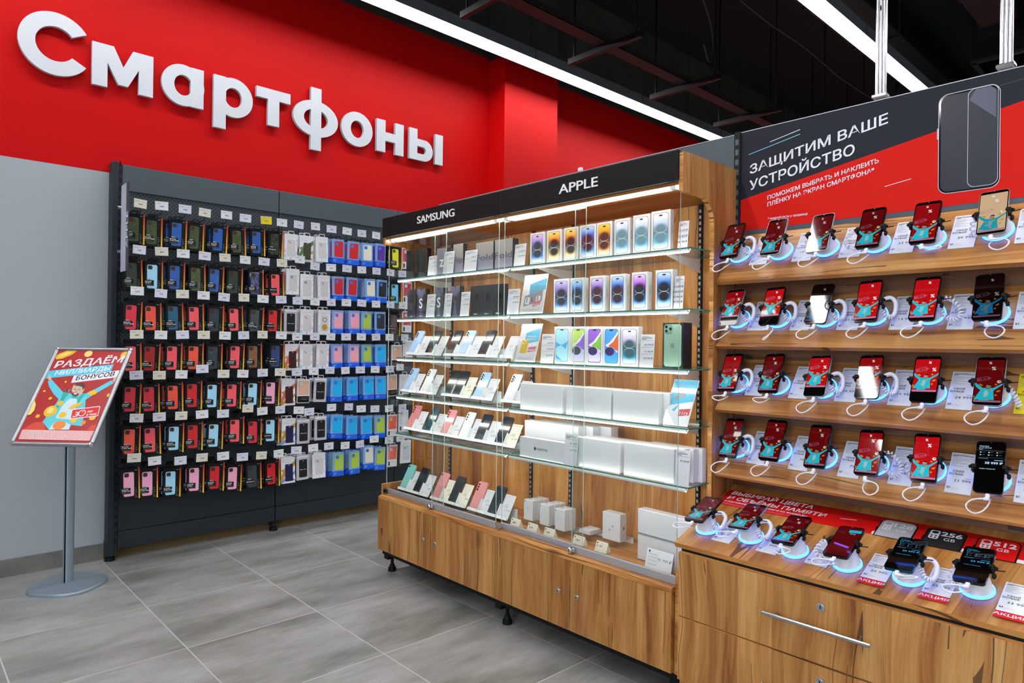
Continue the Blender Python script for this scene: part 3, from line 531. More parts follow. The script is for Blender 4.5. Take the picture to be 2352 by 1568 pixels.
    put(P((398, 865), (418, 930), (395, 1010), (345, 1065), (293, 1072)), 'coin_pale')
    put(P((1272, 1195), (1228, 1290), (1140, 1270), (1190, 1205)), 'poster_blob')
    put(P((930, 995), (1305, 950), (1315, 965), (1285, 1080), (1270, 1090), (905, 1125), (895, 1112), (918, 1010)), 'poster_white')
    put(P((938, 1003), (1296, 962), (1304, 970), (1276, 1074), (1262, 1080), (912, 1115), (906, 1108), (927, 1014)), 'badge_red')
    tx('3', 925, 1097, 990, .030, 'poster_white', .012, .25); x, z = pw(1060, 1045)
    lay[0] += 1; b.outline(ell(x, z, .019, .019, 24), .0042, y0-.00006*lay[0], 'poster_white'); put([(x-.004, z+.006), (x+.006, z+.006), (x+.008, z+.024), (x-.002, z+.024)], 'badge_red'); put([(x-.001, z+.004), (x+.002, z+.004), (x+.006, z+.021), (x+.003, z+.021)], 'poster_white')
    tx('лет', 1128, 1040, 1205, .013, 'poster_white', .03, .2, 1034); tx('в топе', 1118, 1082, 1255, .013, 'poster_white', .03, .2, 1070)
    put(P((235, 1262), (1238, 1280), (1175, 1408), (185, 1388)), 'poster_pink')
    rnd = random.Random(3); lay[0] += 1
    for k in range(8):
        x = 230-k*6
        while x < 1200-k*6:
            w = rnd.uniform(8, 34); b.face(P((x, 1270+k*15+.018*(x-230)), (x+w, 1270+k*15+.018*(x-230)), (x+w, 1276+k*15+.018*(x-230)), (x, 1276+k*15+.018*(x-230))), y0-.00006*lay[0], 'poster_white'); x += w+rnd.uniform(4, 10)
M = T(.745, 4.18, 1.0225) @ RZ(-45) @ RX(-34)
st = thing('poster_stand', 'silver floor stand with a tilted framed red poster, in front of the grey wall', 'poster stand', T(.74, 4.235, 0))
inv = T(.74, 4.235, 0).inverted()
def base(b):
    P = []
    for k in range(64):
        a = 2*PI*k/64; c, s = math.cos(a), math.sin(a); r = .168/(abs(c)**2.7+abs(s)**2.7)**(1/2.7); P.append((r*c, r*s))
    R = [[(x*f, y*f, z) for x, y in P] for f, z in ((1, .0), (1, .010), (.975, .018), (.25, .026))]; n = 64
    vs = sum(R, []); b.add(vs, [(i*n+k, i*n+(k+1) % n, (i+1)*n+(k+1) % n, (i+1)*n+k) for i in range(3) for k in range(n)], 'steel_blue'); b.add(R[3], [tuple(range(n))], 'steel_blue')
part('base_plate', base, st, RZ(42))
def pl(b):
    for s in (-1, 1): b.add([(s*.004+s*.018*math.sin(PI*k/8), -.028*math.cos(PI*k/8), z) for z in (.024, 1.05) for k in range(9)], [(k, k+1, k+10, k+9) for k in range(8)], 'steel_blue', True)
    b.box(-.006, .006, -.022, .022, .024, 1.05, 'black_matte')
part('pole', pl, st, RZ(-45))
part('bracket', lambda b: b.bbox(-.03, .03, .004, .035, -.02, .09, 'alu_paint'), st, inv @ M)
def frm(b):
    w, h, t = .431, .594, .021
    for s in (-1, 1):
        b.cyl((s*(w/2-t/2), 0, -h/2+t), (s*(w/2-t/2), 0, h/2-t), t*.55, t*.55, 12, 'alu'); b.cyl((-w/2+t, 0, s*(h/2-t/2)), (w/2-t, 0, s*(h/2-t/2)), t*.55, t*.55, 12, 'alu')
    b.box(-w/2+.01, w/2-.01, .001, .006, -h/2+.01, h/2-.01, 'alu_paint')
part('frame', frm, st, inv @ M)
for sx in (-1, 1):
    for sz in (-1, 1):
        def co(b, sx=sx, sz=sz):
            b.bbox(sx*.2155-.024*(sx > 0), sx*.2155+.024*(sx < 0), -.0135, .0135, sz*.297-.024*(sz > 0), sz*.297+.024*(sz < 0), 'chrome', .008)
        part('corner_cap', co, st, inv @ M)
part('poster', lambda b: art(b, -.0012), st, inv @ M, label='red printed sheet with a man in a turquoise jacket raising his arms')
# ================================================================== pegboard rack on the back wall
def pegmat():
    m = mat('pegboard', '3f484f', rough=.5, metal=.2); t = NT(m); x, y, z = t.xyz()  # base grey darkened to stand in for shade between hanging packs
    a = t.math('FRACT', t.math('DIVIDE', t.math('ADD', x, z), .024)); c = t.math('FRACT', t.math('DIVIDE', t.math('ADD', t.math('SUBTRACT', x, z), 9.), .024))
    a = t.math('SUBTRACT', a, .5); c = t.math('SUBTRACT', c, .5)
    d = t.math('SQRT', t.math('ADD', t.math('MULTIPLY', a, a), t.math('MULTIPLY', c, c)))
    t.l.new(t.mix(t.math('LESS_THAN', d, .24), lin('3f484f'), lin('050607')), t.b.inputs['Base Color'])
pegmat()
RY_ = 4.55
rack = thing('wall_rack', 'grey metal pegboard wall rack holding phone cases below the raised letters', 'rack', T(2.5, 4.58, 0))
RI = T(-2.5, -4.58, 0)
edges = [1.038, 2.010, 2.983, 3.955]
for i in range(3):
    a, c = edges[i]+.003, edges[i+1]-.003
    part('header_panel', lambda b: b.bbox(a, c, RY_-.012, RY_+.01, 2.205, 2.36, 'rack_grey', .003), rack, RI)
    part('pegboard', lambda b: b.box(a, c, RY_-.004, RY_+.01, .40, 2.203, 'pegboard'), rack, RI)
    part('lower_panel', lambda b: b.bbox(a, c, RY_-.006, RY_+.01, .170, .398, 'rack_dark_shaded', .002), rack, RI)
    part('kick_panel', lambda b: b.bbox(a, c, RY_-.010, RY_+.01, .069, .168, 'rack_dark_shaded', .002), rack, RI)
def up(b, x, first):
    if first:
        b.bbox(x-.052, x-.018, RY_-.02, RY_+.065, .03, 2.372, 'rack_dark_shaded', .004); b.box(x-.018, x, RY_-.01, RY_+.06, .03, 2.36, 'rack_dark_shaded')
        for k in range(46): b.box(x-.013, x-.004, RY_-.0112, RY_-.0098, .10+k*.05, .128+k*.05, 'slot')
    else:
        b.box(x-.016, x+.016, RY_+.011, RY_+.06, .03, 2.355, 'black_matte')
for i, x in enumerate(edges): part('upright', lambda b: up(b, x, i == 0), rack, RI)
for x in edges:
    part('foot', lambda b: (b.cyl((x-.03 if x < 1.1 else x, RY_+.02, 0), (x-.03 if x < 1.1 else x, RY_+.02, .022), .03, .024, 14, 'black'), b.cyl((x-.03 if x < 1.1 else x, RY_+.02, .02), (x-.03 if x < 1.1 else x, RY_+.02, .07), .009, .009, 8, 'black')), rack, RI)
# blade sign on the left upright
bs = thing('blade_sign', 'narrow lilac and dark blade sign standing out from the left end of the pegboard rack', 'sign', T(1.02, 4.378, 1.963))
mat('lilac', 'b9bbc9', rough=.4); mat('blade_dark', '34353d', rough=.4)
def bl(b):
    b.box(-.081, .031, -.002, .002, -.252, .252, 'lilac'); b.box(.031, .081, -.002, .002, -.252, .252, 'blade_dark')
part('panel', bl, bs, RZ(-90))
part('lettering', lambda b: b.text('APPLE', .072, -.02, .038, -.0026, 'sign_white', al='c', bold=.02, rot=PI/2, sx=1.5), bs, RZ(-90))
for z in (.13, -.13):
    part('clear_bracket', lambda b: (b.box(-.17, -.081, -.006, .006, z-.035, z+.035, 'acrylic'), b.cyl((-.12, -.012, z), (-.12, .012, z), .012, .012, 10, 'chrome'), b.box(-.172, -.170, -.02, .02, z-.035, z+.035, 'acrylic_edge')), bs, RZ(-90))

# ---- hooks with price tags
TAGCOL = ['paper', 'paper_lilac', 'paper_cream']
def hook_rod(b):
    b.cyl((0, .002, -.045), (0, .212, -.045), .0022, .0022, 6, 'black'); b.cyl((0, .205, -.045), (0, .212, -.075), .0022, .0022, 6, 'black')
    b.cyl((0, .003, -.045), (0, .003, -.012), .0018, .0018, 6, 'black'); b.box(-.02, .02, .208, .213, -.058, -.03, 'black')
def hook_tag(b, m, price):
    b.box(-.035, .035, -.0015, .002, -.024, .022, 'paper', front=m); b.box(-.036, .036, -.0025, .0025, .022, .026, 'acrylic_edge')
    b.text(price, .002, -.008, .0095, -.0018, 'ink', al='c', bold=.03, res=1); b.box(-.03, -.004, -.0017, -.0015, .012, .014, 'ink_grey'); b.box(.006, .03, -.0017, -.0015, .012, .0135, 'ink_faint')
    b.box(-.03, -.012, -.0017, -.0015, -.019, -.0175, 'ink_faint')
PR = ['1299.', '1299.', '999.', '1299.', '1499.', '899.', '799.', '1999.']
for r, row in TAGS.items():
    n = len(row)
    for i, (x, z) in enumerate(row):
        yel = r == 1 and i == 6; mt = 'paper_yellow' if yel else TAGCOL[(i*7+r*5) % 3 if i < 8 else (i+r) % 2]
        where = f'{nth(i, n)}, {ROWW[r-1]} pegboard row'
        t = thing('display_hook', ('black hook with the only yellow price tag, ' if yel else 'black hook with white price tag, ')+where, 'hook', T(x, 4.335, z), 'price tag hooks on the pegboard')
        part('rod', hook_rod, t, key='hook_rod')
        rz = ((i*37+r*53) % 11-5)*.6
        p = PR[(i*3+r) % 8]
        part('price_tag', lambda b: hook_tag(b, mt, p), t, RY(rz) @ RZ(((i*29+r*17) % 9-4)*2.), key=('price_tag', mt, p), label='yellow price tag' if yel else None)
# ---- hanging phone case packages
CASE = dict(olive='3a4316', darkolive='23280f', blue='1f4fa0', lightblue='9dcdec', coral='f0525a', redorange='e8482c', red='c91a22', crimson='d32a3e', teal='14506a', darknavy='1b2630', smoke='33363a', darkred='a51a14', brown='7a4a24', navy='1b2c66', pink='eb9dbb',
            cream='dcd5c4', purple='5a2a9c', hotpink='f09aac', lime='a9bf42', cyan='10a8f0', black='141416', yellow='f0dc12', skyblue='6cc0e6', amber='d9a58c', orange='e8542a', clearish='d8d6da')
def vivid(h): return ''.join('%02x' % min(255, int(int(h[i:i+2], 16)*1.08+6*(k > .1))) for k, i in enumerate((0, 2, 4)))
for k, v in CASE.items(): v = vivid(v); mat('case_'+k, v, rough=.35); mat('film_'+k, v, rough=.16, coat=1., bump=1., bscale=30)
mat('lens_dark', '3c2018', rough=.4); mat('card_white', 'f0eef4', rough=.5); mat('bag', '86b2f0', rough=.2, coat=.8, bump=.5, bscale=30); mat('bag_blue', '0a63f0', rough=.25, coat=.6, bump=.3, bscale=30); mat('bag_clear', 'c9c9d2', rough=.2, coat=.9, bump=.7, bscale=30)
mat('hole_blue', '3f7ee0', rough=.3); mat('label_grey', 'a5a5a8', rough=.5); mat('pastel_cyan', 'a6dcf0', rough=.5); mat('pastel_pink', 'f3c6cf', rough=.5); mat('pastel_lilac', 'cfc4ee', rough=.5); mat('clear_edge', 'c3bfc2', rough=.3, coat=.6); mat('clear_fill', 'd9d6d8', rough=.3, coat=.6)
mat('wave_ochre', 'c79a35', rough=.5); mat('wave_rust', 'd9714a', rough=.5); mat('wave_green', '5d7c4a', rough=.5); mat('wave_blue', '7f9ad4', rough=.5); mat('maroon', '3f1720', rough=.35); mat('navy_case', '1d2350', rough=.35); mat('green_case', '3c4426', rough=.3, coat=.8)
FILM = {'olive', 'darkolive', 'blue', 'redorange', 'teal', 'darknavy', 'smoke', 'brown', 'navy'}
NAMES = {1: 'IPHONE', 2: '14 PRO MAX', 3: '14 PRO', 4: '14 PLUS', 5: 'IPHONE 14'}
def hang_tab(b, m, z): b.prism([(-.024, z-.001), (-.019, z-.001), (-.016, z+.015), (.016, z+.015), (.019, z-.001), (.024, z-.001), (.019, z+.020), (-.019, z+.020)], .001, .003, m)
def pack_a(b, c, k):
    w, h = .097, .178; b.box(-w/2, w/2, 0, .018, -h/2, h/2, 'black'); hang_tab(b, 'black', h/2)
    b.box(w/2-.0065, w/2+.0012, -.0008, .017, -h/2, h/2, 'spine')
    film = c in FILM; mc = ('film_' if film else 'case_')+c; cx = -.010
    b.face(rrect(.060, .150, .003, 2, cx, -.004), -.0002, 'black_gloss')
    b.prism(rrect(.054, .140, .009, 4, cx+.002, -.002), -.0016, -.0003, mc)
    b.face(rrect(.024, .024, .007, 3, cx-.009, .052), -.0018, 'lens_dark')
    b.face(rrect(.046, .034, .001, 1, -.022, -.040), -.0022, 'black_matte')
    b.face(rrect(.020, .006, .001, 1, -.026, -.0195), -.0022, 'label_grey')
    a = {2: '14 PRO MAX', 3: '14 PRO', 4: '14 PLUS'}.get(k)
    if a: b.text('IPHONE', -.044, -.0345, .0058, -.0025, 'white', bold=.05, res=1, sx=1.15); b.text(a, -.044, -.0435, .0058, -.0025, 'white', bold=.05, res=1, sx=1.15)
    else: b.text('IPHONE 14', -.044, -.039, .0058, -.0025, 'white', bold=.05, res=1, sx=1.15)
    b.box(-.044, -.006, -.0024, -.0022, -.0525, -.051, 'ink_grey')
    for q in range(5): b.box(.024, .030+(q % 3)*.003, -.0004, -.0002, -.030-q*.011, -.028-q*.011, 'label_grey')
    b.box(.024, .038, -.0004, -.0002, .076, .0785, 'label_grey'); b.box(.024, .039, -.0004, -.0002, -.082, -.0805, 'label_grey')
def pack_clear(b, dots, ring=False, pastel=False):
    w, h = .092, .176; b.box(-w/2, w/2, 0, .012, -h/2, h/2, 'card_white'); hang_tab(b, 'acrylic_edge', h/2)
    o = rrect(.056, .112, .010, 4, .002, -.008); b.face(o, -.0003, 'clear_fill'); b.outline(o, .0018, -.0005, 'clear_edge')
    if ring: b.outline(ell(.002, .018, .016, .016, 22), .0035, -.0008, 'ink'); b.face(ell(.002, -.035, .02, .022, 14), -.0006, 'wave_ochre')
    for i in range(dots):
        p = [(-.012, .034), (-.004, .026), (-.004, .034), (-.012, .026)][i] if dots != 3 else [(-.012, .034), (-.012, .024), (-.003, .029)][i]
        b.face(ell(p[0], p[1], .0034, .0034, 10), -.0009, 'ink')
    b.box(-.03, .03, -.0004, -.0003, .066, .0675, 'ink_faint'); b.box(-.03, .014, -.0004, -.0003, .060, .061, 'ink_faint'); b.box(-.022, .012, -.0006, -.0005, -.020, -.019, 'ink_faint')
    for s, (px, pz), m in ((1, (.040, .045), 'pastel_cyan'), (1, (.041, .015), 'pastel_pink'), (-1, (-.039, -.03), 'pastel_pink'), (1, (.038, -.04), 'pastel_lilac'), (-1, (-.038, -.065), 'pastel_cyan'), (1, (0, -.078), 'pastel_lilac')):
        b.face(rrect(.011 if pastel else .006, .02 if pastel else .012, .003, 2, px, pz), -.0002, m)
def pack_card(b, body, w1, w2):
    w, h = .094, .180; b.box(-w/2, w/2, 0, .014, -h/2, h/2, 'card_white'); hang_tab(b, 'acrylic_edge', h/2)
    b.face([(-w/2, -.075), (-w/2, -.04), (-.02, .02), (.01, .035), (w/2, .06), (w/2, .03), (.0, -.01)], -.0002, w1); b.face([(-w/2, -h/2), (w/2, -.03), (w/2, -.01), (-w/2, -.068)], -.0003, w2)
    b.face([(-w/2, .0), (-w/2+.02, .012), (-w/2+.012, -.012)], -.0003, w1)
    b.prism(rrect(.052, .116, .005, 3, .006, -.018), -.003, -.0004, body); b.face(ell(.006, .034, .003, .003, 10), -.0033, 'card_white')
    b.face(ell(-.035, -.005, .004, .004, 10), -.0006, w1); b.face(ell(.038, -.07, .006, .006, 12), -.0006, w2)
    b.box(-.036, .03, -.0004, -.0002, .07, .0715, 'ink_faint'); b.text('Design', -.034, .052, .012, -.0004, 'ink_faint', bold=0, res=1)
def pack_bag(b):
    w, h = .090, .170; b.box(-w/2, w/2, 0, .012, -h/2, h/2, 'bag_clear'); hang_tab(b, 'acrylic_edge', h/2)
    b.prism(rrect(.060, .122, .008, 3, .002, -.006), -.002, -.0003, 'black_matte'); b.text('Silicone Case', .002, -.016, .0062, -.0024, 'white', al='c', bold=.03, res=1); b.box(-w/2+.003, w/2-.003, -.0008, -.0002, .066, .080, 'card_white'); b.face(ell(.002, .045, .003, .003, 8), -.0023, 'card_white')
def pack_c(b, c):
    w, h = .088, .172; b.box(-w/2, w/2, 0, .014, -h/2, h/2, 'bag'); b.box(-w/2-.0006, w/2+.0006, -.0012, .0146, -h/2, -h/2+.036, 'bag_blue'); hang_tab(b, 'black', h/2)
    b.prism(rrect(.064, .112, .009, 4, .004, .014), -.003, -.0003, ('film_' if c in ('black', 'purple') else 'case_')+c); b.face(rrect(.024, .024, .006, 3, -.010, .050), -.0033, 'hole_blue')
    for q in range(3): b.box(-.034, -.01-q*.004, -.0016, -.0012, -.062-q*.006, -.0605-q*.006, 'pastel_cyan')
def pack_photo(b, c, low):
    w, h = .086, .165; b.box(-w/2, w/2, 0, .016, -h/2, h/2, 'card_white'); hang_tab(b, 'acrylic_edge', h/2)
    b.face(rrect(.076, .10, .004, 2, 0, .022), -.0002, 'film_'+c if 'film_'+c in MATS else c); b.face(rrect(.024, .024, .006, 3, -.014, .05), -.0006, 'clear_fill')
    b.outline(rrect(.058, .094, .01, 3, 0, .02), .002, -.0005, 'clear_edge')
    b.box(-w/2+.002, w/2-.002, -.0006, 0, -h/2+.004, -.034, low); b.face(rrect(.014, .032, .003, 2, -.030, -.056), -.0009, 'ink'); b.box(-.016, .036, -.0009, -.0006, -.048, -.0465, 'ink_grey'); b.box(-.016, .026, -.0009, -.0006, -.058, -.0565, 'ink_faint')
A, CL, BG, CC, PH_, CD = 'A', 'clear', 'bag', 'C', 'photo', 'card'
ROWS = {
 1: [(A, 'olive', 3), (A, 'olive', 2), (A, 'blue', 2), (A, 'olive', 3), (A, 'blue', 3), (A, 'olive', 4), (A, 'blue', 4), (A, 'darkolive', 1), (CL, 2, 1), (CD, 'green_case', 'wave_green', 'wave_ochre'), (CL, 2, 0), (CC, 'red'), (CC, 'red'), (CC, 'cream'), (CC, 'purple'), (A, 'yellow', 4), (PH_, 'red', 'card_white')],
 2: [(A, 'darkolive', 4), (A, 'lightblue', 3), (A, 'blue', 3), (A, 'olive', 3), (A, 'blue', 3), (A, 'darkolive', 3), (A, 'navy', 4), (A, 'coral', 1), (CL, 4, 0), (CL, 4, 0), (CL, 2, 0), (CC, 'red'), (CC, 'red'), (CC, 'cream'), (CC, 'black'), (A, 'skyblue', 4), (PH_, 'red', 'card_white')],
 3: [(A, 'crimson', 2), (A, 'redorange', 2), (A, 'teal', 2), (A, 'coral', 3), (A, 'darknavy', 3), (A, 'coral', 4), (A, 'smoke', 2), (A, 'red', 1), (BG,), (CL, 2, 1), (CL, 0, 2), (CC, 'hotpink'), (CC, 'hotpink'), (CC, 'lime'), (CC, 'black'), (A, 'smoke', 1), (PH_, 'red', 'card_white')],
 4: [(A, 'coral', 2), (A, 'darkred', 2), (A, 'coral', 3), (A, 'redorange', 4), (A, 'darknavy', 3), (A, 'coral', 4), (A, 'brown', 4), (A, 'navy', 1), (CD, 'maroon', 'wave_rust', 'wave_ochre'), (CL, 2, 1), (CL, 2, 1), (CC, 'hotpink'), (CC, 'hotpink'), (CC, 'lime'), (CC, 'cyan'), (PH_, 'amber', 'black'), (PH_, 'clearish', 'card_white')],
 5: [(A, 'crimson', 3), (A, 'crimson', 2), (A, 'redorange', 4), (A, 'red', 3), (A, 'lightblue', 3), (A, 'coral', 4), (A, 'lightblue', 4), (A, 'pink', 1), (CD, 'maroon', 'wave_rust', 'wave_ochre'), (PH_, 'amber', 'black'), (BG,), (CC, 'cyan'), (CC, 'cyan'), (CC, 'cyan'), (CC, 'cyan'), (PH_, 'amber', 'black'), (PH_, 'clearish', 'card_white')],
 6: [(A, 'redorange', 2), (A, 'coral', 2), (A, 'lightblue', 2), (A, 'red', 3), (A, 'lightblue', 3), (A, 'coral', 4), (A, 'crimson', 4), (A, 'lightblue', 1), (CD, 'navy_case', 'wave_ochre', 'wave_blue'), (BG,), (BG,), (CC, 'cyan'), (CC, 'cyan'), (CC, 'cyan'), (CC, 'lime'), (PH_, 'orange', 'card_white'), (PH_, 'clearish', 'card_white')],
 7: [(A, 'pink', 2), (A, 'pink', 2), (A, 'lightblue', 2), (A, 'pink', 3), (A, 'red', 3), (A, 'pink', 4), (A, 'darknavy', 1), (A, 'red', 1), (CD, 'navy_case', 'wave_ochre', 'wave_blue'), (BG,), (CL, 2, 0), (CC, 'lime'), (CC, 'lime'), (CC, 'cream'), (CC, 'lime'), (PH_, 'orange', 'card_white'), (CL, 3, 0)]}
NICE = dict(darkolive='blackish olive', lightblue='light blue', redorange='orange-red', darknavy='dark navy', smoke='smoky', darkred='deep red', hotpink='pink', lime='lime green', skyblue='sky blue', clearish='clear', crimson='crimson', teal='dark teal', coral='coral')
def pack_spec(sp):
    k = sp[0]
    if k == A: return lambda b: pack_a(b, sp[1], sp[2]), f'{NICE.get(sp[1], sp[1])} phone case in orange edged black box', 'boxed_phone_case'
    if k == CL: return lambda b: pack_clear(b, sp[1], sp[2] == 2, sp[2] == 1), ('clear phone case with black ring on white card' if sp[2] == 2 else f'clear phone case with {["no", "one", "two", "three", "four"][sp[1]]} camera holes'), 'carded_phone_case'
    if k == CD: return lambda b: pack_card(b, *sp[1:]), {'green_case': 'dark green', 'maroon': 'maroon', 'navy_case': 'navy'}[sp[1]]+' phone case on wavy white card', 'carded_phone_case'
    if k == BG: return lambda b: pack_bag(b), 'black phone case in clear bag', 'bagged_phone_case'
    if k == CC: return lambda b: pack_c(b, sp[1]), f'{NICE.get(sp[1], sp[1])} phone case in blue banded bag', 'bagged_phone_case'
    return lambda b: pack_photo(b, sp[1], sp[2]), f'{NICE.get(sp[1], sp[1])} phone case in {"black" if sp[2] == "black" else "white"} footed picture box', 'boxed_phone_case'
rnd = random.Random(11)
for r, row in PACKS.items():
    n = len(row)
    for i, (x, z) in enumerate(row):
        sp = ROWS[r][i]; fn, desc, nm = pack_spec(sp)
        hx, hz = TAGS[r][i] if i < len(TAGS[r]) else (x, TAGS[r][-1][1]+.0)
        if i < len(TAGS[r]): z = min(z, hz-.139)
        if i == 0: x = max(x, 1.071)
        rz = -rnd.uniform(2, 14) if sp[0] == A else -rnd.uniform(-4, 9)
        roll = rnd.uniform(-2, 2)
        M = T(x, 4.40, z) @ RZ(rz) @ RY(roll)
        where = f'{nth(i, n)}, {ROWW[r-1]} pegboard row'
        solo(nm, cached(('pack',)+sp, fn), f'{desc}, {where}', 'phone case', M, 'phone cases hanging on the pegboard')
        k = {A: 1, CC: 2, CL: 1, CD: 1, BG: 1, PH_: 1}[sp[0]]
        if i > 14 and sp[0] != A: k = 0
        for q in range(k):
            dx = rnd.uniform(-.022, -.008) if sp[0] != CC else -.010*(q+1); 
            if i < 2: dx = .002
            M2 = T(x+dx, 4.442+q*.026, z+rnd.uniform(-.004, .004)) @ RZ(rz*.5)
            solo(nm, cached(('pack',)+sp, fn), f'{["second", "hindmost"][q]} {desc}, {where}' if k > 1 else f'spare {desc}, {where}', 'phone case', M2, 'spare phone cases behind the front ones')
# ================================================================== glass display case
SZ = [1.684, 1.457, 1.232, 1.014, 0.796, 0.448]
CYL, CYR, CYM = 3.350, 1.362, 2.357
case = thing('display_case', 'oak and glass display case with lit shelves under a black lettered header', 'display case', T(2.29, 2.356, 0))
CI = T(-2.29, -2.356, 0)
def cpart(n, fn, label=None): return part(n, fn, case, CI, label)
R90 = RZ(-90)
def side_poly():
    P = [(2.105, .445), (2.105, 2.022), (2.482, 2.022), (2.482, .13), (2.118, .13), (2.118, .445)]
    return P
def end_panel(b, y0, y1):
    # outline with the front opening: top arm, rear strip, low front rail
    arc = [(2.225+.095*math.sin(math.radians(a)), 1.781+.095*math.cos(math.radians(a))) for a in range(0, 91, 9)]
    P = [(2.112, .13), (2.482, .13), (2.482, 2.022), (2.105, 2.022), (2.105, 1.876)]+arc+[(2.320, .505), (2.112, .505)]
    n = len(P)
    b.add([(x, y0, z) for x, z in P], [tuple(range(n))], 'oak_z'); b.add([(x, y1, z) for x, z in P], [tuple(range(n))[::-1]], 'oak_z')
    b.add([(x, y, z) for y in (y0, y1) for x, z in P], [(i, i+n, (i+1) % n+n, (i+1) % n) for i in range(n)], 'oak_light')
cpart('end_panel', lambda b: end_panel(b, CYR, CYR+.018)); cpart('end_panel', lambda b: end_panel(b, CYL-.018, CYL))
cpart('back_panel', lambda b: b.box(2.484, 2.494, CYR+.0135, CYL-.004, .13, 2.02, 'oak_back'))
def soffit_(b): b.box(2.118, 2.482, CYR+.019, CYL-.019, 1.905, 1.922, 'oak_y')
cpart('top_board', soffit_)
for a, c in ((CYR-.002, CYM-.001), (CYM+.001, CYL+.002)):
    cpart('header', lambda b: b.bbox(2.098, 2.118, a+.018*(a < 2), c, 1.918, 2.028, 'black', .0015))
cpart('header_top', lambda b: b.box(2.118, 2.30, CYR+.02, CYL-.02, 2.01, 2.024, 'black_matte'))
def hl(s, y, w):
    def fn(b): b.T = R90 ; b.text3d(s, 0, 0, .040, -.0035, 0, 'white', bold=.010, res=4, fit=w)
    return part('header_lettering', fn, case, CI @ T(2.098, y, 1.956))
hl('SAMSUNG', 3.003, .322); hl('APPLE', 1.965, .213)
for a, c in ((CYR+.022, CYM-.006), (CYM+.006, CYL-.022)):
    cpart('led_strip', lambda b: (b.box(2.119, 2.135, a, c, 1.893, 1.905, 'led'),))
    for y in (a+.03, c-.03): cpart('led_clip', lambda b: b.box(2.117, 2.139, y-.012, y+.012, 1.892, 1.9045, 'acrylic_edge'))
# slotted uprights on the back panel
for y in (3.185, 2.499, 2.224, 1.517):
    def su(b):
        b.box(2.474, 2.484, y-.009, y+.009, .455, 1.905, 'black_matte')
        for k in range(57): b.box(2.4732, 2.4741, y-.004, y+.004, .47+k*.025, .483+k*.025, 'alu_paint')
    cpart('slotted_upright', su)
# shelves, brackets, led profiles
for s in range(5):
    z = SZ[s]
    for a, c in ((CYR+.012, CYM-.004), (CYM+.004, CYL-.036)):
        def sh(b):
            b.box(2.178, 2.468, a, c, z-.006, z, 'glass_edge'); q = b.f[-6:]
            for i, fi in enumerate(('bot', 'top')): b.fm[-6+i] = b.mi('glass_shelf')
        cpart('glass_shelf', sh)
        def pf(b):
            b.box(2.176, 2.188, a+.01, c-.006, z-.0135, z-.0062, 'led_profile')
            P = [(2.176, z-.0135), (2.180, z-.019), (2.184, z-.019), (2.196, z-.0065)]; vs = [(x, y, q) for y in (a+.012, c-.008) for x, q in P]
            b.add(vs, [(0, 1, 5, 4)], 'led' if s < 4 else 'led_profile'); b.add(vs, [(1, 2, 6, 5), (2, 3, 7, 6)], 'led')
        cpart('led_profile', pf)
    for y in (3.185, 2.499, 2.224, 1.517):
        cpart('shelf_bracket', lambda b: b.add([(x, y+d, zz) for d in (-.002, .002) for x, zz in ((2.473, z-.0065), (2.473, z-.062), (2.455, z-.060), (2.24, z-.014), (2.235, z-.0065))], [(4, 3, 2, 1, 0), (5, 6, 7, 8, 9)]+[(i, (i+1) % 5, 5+(i+1) % 5, 5+i) for i in range(5)], 'white'))
# sliding glass panes, rails, locks
def pane(b, x, a, c):
    b.box(x, x+.004, a, c, .470, 1.896, 'glass_edge')
    n = len(b.f)-6   # order: bot top front back left right ; the large sides face +-X
    b.fm[n+4] = b.mi('glass'); b.fm[n+5] = b.mi('glass'); b.fm[n+2] = b.mi('glass_edge_light'); b.fm[n+3] = b.mi('glass_edge_light')
for x, a, c, in ((2.140, 2.802, 3.343), (2.126, CYM+.020, 2.884), (2.140, 1.850, CYM-.004), (2.126, 1.386, 1.898)):
    dr = cpart('glass_door', lambda b: pane(b, x, a, c))
    part('bottom_rail', lambda b: (b.bbox(x-.004, x+.009, a, c, .4465, .478, 'rail_grey', .0015),), dr)
    if x > 2.13: part('ratchet_bar', lambda b: b.box(x-.017, x-.0142, c-(c-a)*.87, c-.01, .449, .457, 'chrome'), dr)
for y in (2.872, 1.885):
    def lk(b):
        b.cyl((2.098, y, .463), (2.122, y, .463), .0125, .0125, 16, 'chrome'); b.cyl((2.094, y, .463), (2.098, y, .463), .009, .0125, 16, 'chrome'); b.box(2.0935, 2.0945, y-.0015, y+.0015, .457, .469, 'slot')
        b.bbox(2.105, 2.116, y-.018, y+.004, .455, .475, 'chrome')
    cpart('ratchet_lock', lk)
cpart('rubber_bumper', lambda b: b.cyl((2.112, 3.322, .468), (2.124, 3.322, .468), .011, .011, 12, 'black'))
cpart('rubber_bumper', lambda b: b.cyl((2.112, 2.345, .462), (2.124, 2.345, .462), .013, .013, 12, 'alu'))
